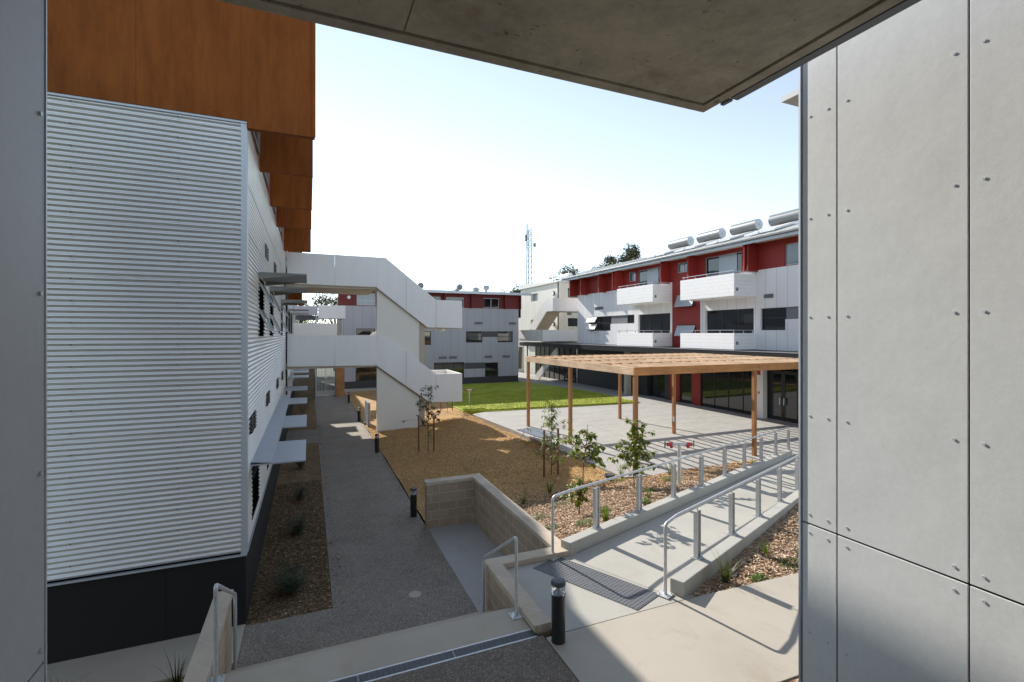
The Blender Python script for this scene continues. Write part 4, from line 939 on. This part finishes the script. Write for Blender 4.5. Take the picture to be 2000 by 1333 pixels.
# ------------------------------------------------------------ fire hydrants
def hydrant(x,y,z,h,label,s=1.0):
    t=thing("fire_hydrant",label,"hydrant",(x,y,z))
    obj("standpipe",MB().tube([(x,y,z),(x,y,z+h)],0.045*s,14).tube([(x-.17*s,y+.07*s,z+h),(x+.17*s,y-.07*s,z+h)],0.04*s,12),"galvanised",t)
    for sg in (-1,1):
        cx,cy=x+sg*.2*s,y-sg*.08*s
        vv=obj("valve",MB().tube([(cx-.05*s*sg,cy,z+h),(cx+.10*s*sg,cy-.03*sg*s,z+h-.01)],0.05*s,12).tube([(cx,cy,z+h),(cx,cy-.02,z+h-.1*s)],0.038*s,12),"red_paint",t)
        wx=cx+.16*s*sg; wh=MB(); ring=[(wx+.062*s*math.cos(a),cy-.04*sg*s+math.cos(a)*.058*s,z+h+math.sin(a)*.085*s) for a in [2*math.pi*i/16 for i in range(17)]]
        wh.tube(ring,0.009*s,6); wh.tube([(wx-.062*s,cy-.04*sg*s-.058*s,z+h),(wx+.062*s,cy-.04*sg*s+.058*s,z+h)],0.006*s,6); wh.tube([(wx,cy-.04*sg*s,z+h-.085*s),(wx,cy-.04*sg*s,z+h+.085*s)],0.006*s,6)
        obj("hand_wheel",wh,"frame_black",vv)
hydrant(8.75,9.75,0.35,1.32,"galvanised standpipe with two red valves and black wheels behind the ramp rail")
hydrant(9.0,28.1,0.22,0.85,"small pale hydrant with red top standing on the shaded lawn",0.8)
# ------------------------------------------------------------ plants
def leafquad(mb,p,d,up,L,W,droop=0.25,rich=True):
    d=Vector(d).normalized(); s=d.cross(Vector(up))
    if s.length<1e-3: s=Vector((1,0,0))
    s.normalize(); n=s.cross(d).normalized(); p=Vector(p)
    if rich:
        m=p+d*L*0.45; e=p+d*L-Vector((0,0,L*droop))
        mb.add([p,m+s*W*.5+n*W*.12,e,m-s*W*.5+n*W*.12,m],[(0,1,4),(1,2,4),(2,3,4),(3,0,4)])
    else: mb.add([p,p+d*L*.5+s*W*.5,p+d*L-Vector((0,0,L*droop)),p+d*L*.5-s*W*.5],[(0,1,2,3)])
def rdir(r,zlo=-.5,zhi=.6):
    a=r.uniform(0,6.283); z=r.uniform(zlo,zhi); return Vector((math.cos(a),math.sin(a),z)).normalized()
def sapling(base,H,clumps,label,lmat,bmat,seed,L=0.11,W=0.07,slender=False,lean=(0,0)):
    r=random.Random(seed); b=Vector(base); t=thing("sapling_tree",label,"sapling",base,"young trees planted in the courtyard mulch")
    trunk=[b+Vector((lean[0]*q+r.uniform(-.015,.015),lean[1]*q+r.uniform(-.015,.015),H*q-0.03)) for q in [i/8 for i in range(9)]]
    tm=MB().tube(trunk,0.016,8,r1=0.005); lm=MB()
    for (dx,dy,z,rx,rz,nb) in clumps:
        c=b+Vector((dx,dy,z)); tp=min(trunk,key=lambda q:abs(q.z-(c.z-rz*0.6)))
        for k in range(int(nb*1.1)):
            e=c+Vector((r.gauss(0,rx*.72),r.gauss(0,rx*.72),r.uniform(-rz,rz)))
            mid=(tp+e)/2+Vector((0,0,0.05)); tm.tube([tp,mid,e],0.006,5,r1=0.002)
            br_d=(e-tp).normalized()
            for j in range(r.randint(7,11)):
                q=e-br_d*r.uniform(0,0.5)*min(rx,0.35)+Vector((r.uniform(-.02,.02),r.uniform(-.02,.02),r.uniform(-.02,.02)))
                d=rdir(r,-.9,.35)+br_d*0.3
                leafquad(lm,q,d,(r.uniform(-.4,.4),r.uniform(-.4,.4),1),L*r.uniform(.7,1.25),W*r.uniform(.7,1.2),0.35 if slender else 0.3)
    autosmooth(obj("trunk",tm,bmat,t),60); obj("crown",lm,lmat,t)
    return t
sapling((4.17,18.1,0.07),2.35,[(0,0,2.25,.22,.22,11),(-.1,0,1.75,.34,.25,10),(.15,0,1.5,.35,.2,9),(-.3,0,1.15,.3,.2,8),(.45,-.1,1.35,.25,.2,7),(0.05,0,.75,.2,.2,4)],"sparse dark leaved sapling between two stakes in front of the white stair","leaf_dark","bark",3,0.13,0.05,True)
sapling((6.82,13.12,0.22),2.25,[(0.05,0,2.1,.18,.2,10),(-.1,0,1.75,.28,.2,14),(.1,0,1.5,.32,.2,13),(-.15,0,1.15,.38,.2,14),(.3,-.1,1.0,.36,.25,14),(0,0,.65,.35,.22,12),(.3,0,.5,.3,.2,7)],"tall drooping narrow leaved sapling tied between two stakes by the white bench","leaf_green","bark",5,0.13,0.04,True)
sapling((5.24,8.84,0.6),2.0,[(0.02,0,.7,.17,.2,14),(-.15,0,.45,.18,.1,8),(.1,.05,1.45,.24,.2,11),(-.15,0,1.65,.2,.12,8),(.35,0,1.45,.2,.15,10),(.15,0,1.8,.22,.1,9),(.45,-.05,1.2,.13,.1,5)],"leaning round leaved sapling nearest the kerb wall with two separate leaf clumps","leaf_green","bark_red",9,0.10,0.085,lean=(0.22,0))
sapling((7.75,10.3,0.36),1.95,[(0,0,1.75,.2,.18,12),(-.2,0,1.35,.28,.2,16),(.28,0,1.45,.24,.18,14),(0.05,0,1.1,.35,.2,20),(-.35,0,.98,.22,.12,9),(.35,0,.85,.25,.2,14),(.1,0,.65,.22,.12,9)],"bushiest round leaved sapling in front of the corner pergola post","leaf_green","bark_red",12,0.11,0.085)
sapling((7.1,26.2,0.17),1.5,[(.1,0,1.2,.3,.2,8),(.45,0,.9,.2,.2,5)],"small distant sapling lit yellow green just below the stair parapet","leaf_cover","bark",15,0.14,0.07)
def stake(x,y,z,h,label,tie=None):
    t=thing("tree_stake",label,"stake",(x,y,z),"brown timber stakes beside the saplings")
    obj("stake_post",MB().box(x-.024,x+.024,y-.024,y+.024,z-.05,z+h),"stake_wood",t,bevel=0.003)
    if tie: obj("tie_strap",MB().box(x+.02,x+.02+tie,y-.03,y-.026,z+h-.35,z+h-.30).box(x+.02,x+.02+tie,y+.02,y+.024,z+h-.35,z+h-.30),"concrete_beige",t)
stake(3.83,18.22,.05,1.32,"timber stake left of the sapling in front of the stair"); stake(4.36,18.0,.06,1.32,"timber stake right of the sapling in front of the stair",None)
tag(obj("tree_tie",MB().box(3.85,4.36,18.06,18.10,1.0,1.05),"stake_wood",None,loc=(4.1,18.08,1)),"flat brown tie between the two stakes in front of the stair","tie")
stake(6.57,13.12,.2,1.37,"timber stake left of the tall drooping sapling",0.24); stake(7.05,13.12,.22,1.37,"timber stake right of the tall drooping sapling")
stake(6.82,26.5,.15,1.2,"distant timber stake left of the small yellow green sapling"); stake(7.42,26.3,.16,1.2,"distant timber stake right of the small yellow green sapling")
def tuft(x,y,z,label,n=28,h=0.35,sp=0.5,seed=0,mat="leaf_blade"):
    r=random.Random(seed); mb=MB()
    for i in range(n):
        a=r.uniform(0,6.283); l=h*r.uniform(.6,1.15); lean=r.uniform(.1,1)*sp; w=0.006*r.uniform(.7,1.3)+h*0.008
        p=Vector((x+math.cos(a)*.03,y+math.sin(a)*.03,z)); s=Vector((-math.sin(a),math.cos(a),0))*w; prev=(p-s,p+s)
        for k in range(1,5):
            q=k/4; c=p+Vector((math.cos(a)*lean*l*q**1.6,math.sin(a)*lean*l*q**1.6,l*(q-.25*lean*q*q))); ww=s*(1-q*.95); cur=(c-ww,c+ww)
            mb.add([prev[0],prev[1],cur[1],cur[0]],[(0,1,2,3)]); prev=cur
    return tag(obj("grass_tuft",mb,mat,None,loc=(x,y,z)),label,"grass tuft","strappy grass tufts in the garden beds")
TF=[(5.18,7.75,"large strappy tuft against the far kerb, between its first two rail posts",40,.42),
(5.02,11.2,"dark tuft in the mulch beyond the corner of the block wall",26,.36),(6.05,11.75,"dark grassy tuft left of the sapling's lower leaves",34,.45),
(8.6,12.0,"thin wispy tuft at the terrace edge, left of the corner pergola post",26,.6),(9.45,10.9,"upright tuft beside the standpipe with red valves",22,.5),
(5.5,5.2,"tall tuft in the near chip bed hard against the near kerb",44,.42),(6.95,5.72,"medium tuft midway along the near chip bed",26,.26),
(8.85,6.5,"spreading tuft in the near chip bed by the last visible rail post",32,.34),(7.2,5.28,"leaning tuft half hidden by the cement sheet wall",26,.36),
(7.05,8.85,"short tuft in the chips between the far rail's second and third posts",20,.28),(14.0,11.1,"small tuft by the last pergola post along the ramp kerb",22,.34),(12.4,10.7,"low tuft beyond the far kerb near the terrace edge",20,.26)]
for i,(x,y,l,n,h) in enumerate(TF):
    z=zgn(x,y) if sdist(x,y)>0 else zb2(x,y); tuft(x,y,z-.01,l,n,h,.75,i+30)
tuft(-1.55,7.3,-0.02,"dark spiky tuft at the bottom edge beside the cheek wall",18,.5,.6,71,"leaf_dark"); tuft(-2.75,7.45,-0.02,"dark spiky tuft at the bottom left beside the cement sheet wall",10,.45,.7,72,"leaf_dark")
def cover(x,y,z,label,r0=.18,seed=0,mat="leaf_cover",n=260,h=.1):
    r=random.Random(seed); mb=MB()
    for i in range(n):
        a=r.uniform(0,6.283); q=math.sqrt(r.random())*r0; p=(x+math.cos(a)*q*1.4,y+math.sin(a)*q,z+r.uniform(0,h)*(1-(q/r0)**2*.7))
        leafquad(mb,p,rdir(r,-.1,.9),(0,0,1),.045*r.uniform(.6,1.3),.022,.2,False)
    return tag(obj("ground_cover_plant",mb,mat,None,loc=(x,y,z)),label,"plant","low bright green ground cover clumps in the beds")
CV=[(4.75,7.75,"bright green clump behind the first rail post of the far kerb",.16),(4.15,7.95,"small bright clump between the block wall and the sapling trunk",.12),(5.7,8.6,"small green clump right of the leaning sapling's trunk",.15),
(5.55,10.3,"dark green clump in the shade beyond the wall's end",.22),(4.7,9.6,"shaded green clump close behind the block wall",.2),(7.5,9.4,"green clump below the bushiest sapling",.14),(9.0,10.4,"low green clump beside the standpipe's tuft",.16),
(6.7,7.3+1.2,"green clump near the second rail post of the far kerb",.12),(6.95,5.25,"dense dark green clump in the near chip bed beside the cement wall",.18),(6.0,5.05,"sparse pale clump in the near chip bed towards the footpath",.1),
(8.3,11.75,"yellow green clump beside the dark garden fitting",.14)]
for i,(x,y,l,r0) in enumerate(CV):
    z=zgn(x,y) if sdist(x,y)>0 else zb2(x,y); cover(x,y,z,l,r0,i+5,"leaf_cover" if i not in (3,4,8) else "leaf_blade",int(160+r0*700))
def shrub(x,y,z,R0,H,label,seed,n=900):
    r=random.Random(seed); t=thing("shrub",label,"shrub",(x,y,z),"feathery dark shrubs in the shaded side bed"); mb=MB(); st_=MB()
    for k in range(16):
        d=rdir(r,.5,2.2); e=Vector((x,y,z))+Vector((d.x*R0*1.2,d.y*R0*1.2,d.z*H*r.uniform(.7,1.05))); st_.tube([(x,y,z),((x+e.x)/2,(y+e.y)/2,(z+e.z)/2+.03),e],.006,5,r1=.002)
        for j in range(n//16):
            q=r.uniform(.15,1.05); p=Vector((x,y,z)).lerp(e,q)+Vector((r.gauss(0,R0*.16),r.gauss(0,R0*.16),r.gauss(0,R0*.14)))
            leafquad(mb,p,rdir(r,-.3,.9),(0,0,1),.07*r.uniform(.6,1.3),.012,.1,False)
    obj("stems",st_,"bark",t); obj("foliage",mb,"leaf_shade",t)
shrub(-.28,9.25,0,.33,.5,"rounded feathery shrub nearest the dark plinth corner in the side bed",1,1800); shrub(-.22,11.9,0,.24,.5,"second feathery shrub along the shaded side bed",2,1100)
shrub(-.25,14.2,0,.22,.45,"third feathery shrub along the shaded side bed under the first sunhood",3,800); shrub(-.25,17.6,0,.3,.5,"feathery shrub in the side bed just before the cross path",4,900)
shrub(-.35,30.0,0,.5,1.0,"distant taller shrub in the far side bed near the slatted screen",6,1000)
# scattered loose chips in the beds (could not be counted)
def scatter(name,label,n,area,fn,mat,ls,seed,thick=.006):
    r=random.Random(seed); mb=MB(); k=0
    while k<n:
        x=r.uniform(area[0],area[1]); y=r.uniform(area[2],area[3]); z=fn(x,y)
        if z is None: continue
        k+=1; L=ls*r.uniform(.5,1.4); W=L*r.uniform(.25,.6); a=r.uniform(0,6.283); ti=r.uniform(-.5,.5); c,s=math.cos(a),math.sin(a)
        vx=Vector((c*L,s*L,ti*L)); vy=Vector((-s*W,c*W,r.uniform(-.3,.3)*W)); p=Vector((x,y,z+r.uniform(0.003,.02)))
        up=Vector((0,0,thick)); q=[p-vx/2-vy/2,p+vx/2-vy/3,p+vx/2+vy/3,p-vx/2+vy/2]
        mb.add(q+[w_+up for w_ in q],[(4,5,6,7),(0,1,5,4),(1,2,6,5),(2,3,7,6),(3,0,4,7)])
    o=obj(name,mb,mat); o["label"]=label; o["category"]="mulch"; o["kind"]="stuff"; return o
def chipz(x,y):
    if sdist(x,y)<0.30 or (x<3.86 and y<11.25) : return None
    if x>8.6 and y>11.75: return None
    if y>11.75-0.12*(x-5)+rnd.uniform(-.6,.6): return None
    return zgn(x,y)
scatter("bark_chips","loose reddish bark chips covering the bed between block wall, ramp and terrace",16000,(3.8,13,6.8,12.6),chipz,"chip_wood",.045,1)
scatter("bark_chips","loose reddish bark chips covering the small bed between the ramp and footpath",9000,(4.7,10.5,4.95,8),lambda x,y: zb2(x,y) if sd2(x,y)<-0.22 else None,"chip_wood",.042,2)
def strz(x,y):
    if x<2.58 or x>8.5 or (x<3.86 and y<11.25): return None
    if y<12.4-0.12*(x-5)+rnd.uniform(-.8,.8) or x>8.7-(y-12)*.055: return None
    return zgn(x,y)
scatter("straw_mulch","golden shredded straw mulch strewn between the path and the terrace",30000,(2.55,8.6,11,24),strz,"chip_straw",.036,3)
scatter("bark_litter","dark bark chips littering the narrow bed along the metal building",12000,(-.88,.34,8.47,16),lambda x,y:-.012,"chip_dark",.032,4)
scatter("leaf_litter","scattered dry leaves and chips blown onto the edge of the path and apron",420,(0.4,3.6,7.3,26),lambda x,y:(0.003 if (x<0.55 or 2.38<x<2.5) and y>8.5 and rnd.random()<.6 else None),"chip_dark",.035,8,.002)
lb=MB(); lr=random.Random(77)
while len(lb.v)<3*26000:
    if lr.random()<0.35: x=lr.uniform(7.85,18.8); y=25.2-(x-7.8)*0.065+abs(lr.gauss(0,.10))-.06 if x>9.2 else lr.uniform(24.95,26)
    else: x=lr.uniform(7.9,18.8); y=lr.uniform(24.8,33)
    if y<24.45+(18.9-x)*0.046: continue
    h=lr.uniform(.03,.075); a=lr.uniform(0,6.283); c,d=math.cos(a)*.012,math.sin(a)*.012
    lb.add([(x-c,y-d,.245),(x+c,y+d,.245),(x+lr.uniform(-.03,.03),y+lr.uniform(-.03,.03),.25+h)],[(0,1,2)])
o=obj("grass_blades",lb,"lawn_green"); o["kind"]="stuff"; o["label"]="short uneven grass blades standing on the lawn"; o["category"]="grass"
# ------------------------------------------------------------ distant gum trees
def gum(x,y,H,RR,label,seed,n=5200,base=0,lf=.36):
    r=random.Random(seed); t=thing("gum_tree",label,"tree",(x,y,base),"gum trees beyond the buildings"); tm=MB(); lm=MB()
    top=base+H; fork=base+H*.45
    tm.tube([(x,y,base),(x+.2,y,fork*.6),(x,y,fork)],.3,8,r1=.18)
    cl=[]
    for k in range(13):
        a=r.uniform(0,6.283); q=r.uniform(.15,1)*RR; z=r.uniform(fork+H*.1,top-.8); e=Vector((x+math.cos(a)*q,y+math.sin(a)*q,z)); tm.tube([(x,y,fork),((x+e.x)/2,(y+e.y)/2,(fork+z)/2+.5),e],.1,6,r1=.03); cl.append((e,r.uniform(.8,1.7)*RR*.26))
    for e,cr in cl:
        for j in range(n//13):
            v=Vector((r.gauss(0,1),r.gauss(0,1),r.gauss(0,.75))); v=v.normalized()*cr*(r.random()**.4); p=e+v
            leafquad(lm,p,rdir(r,-1,.3),(r.uniform(-1,1),r.uniform(-1,1),1),lf*r.uniform(.6,1.3),lf*.4,.2,False)
    obj("trunk",tm,"bark",t); obj("crown",lm,"leaf_gum",t)
gum(38.8,54.2,16.4,3.6,"gum tree with the tallest open crown above the white block's roof",1,7000)
gum(36.9,54.9,15.2,2.6,"narrower paler gum crown left of the tallest one above the roof",2,7000)
gum(35.4,61,14.4,4.2,"low rounded gum crowns left behind the red blades and far roof tank",3,7000)
gum(28.0,66.4,12.2,3.4,"small gum crown between the grey block's roof and the cream building",4,7000)
gum(24.9,56.8,10.3,2.4,"dark tree filling the narrow gap between grey block and cream building",5,7000)
gum(3.0,61.6,9.7,3,"gum crown seen through the gap under the upper walkway",6,3000)
gum(-0.9,65,9.0,3,"leafy tree behind the far footbridges at left",7,2500)
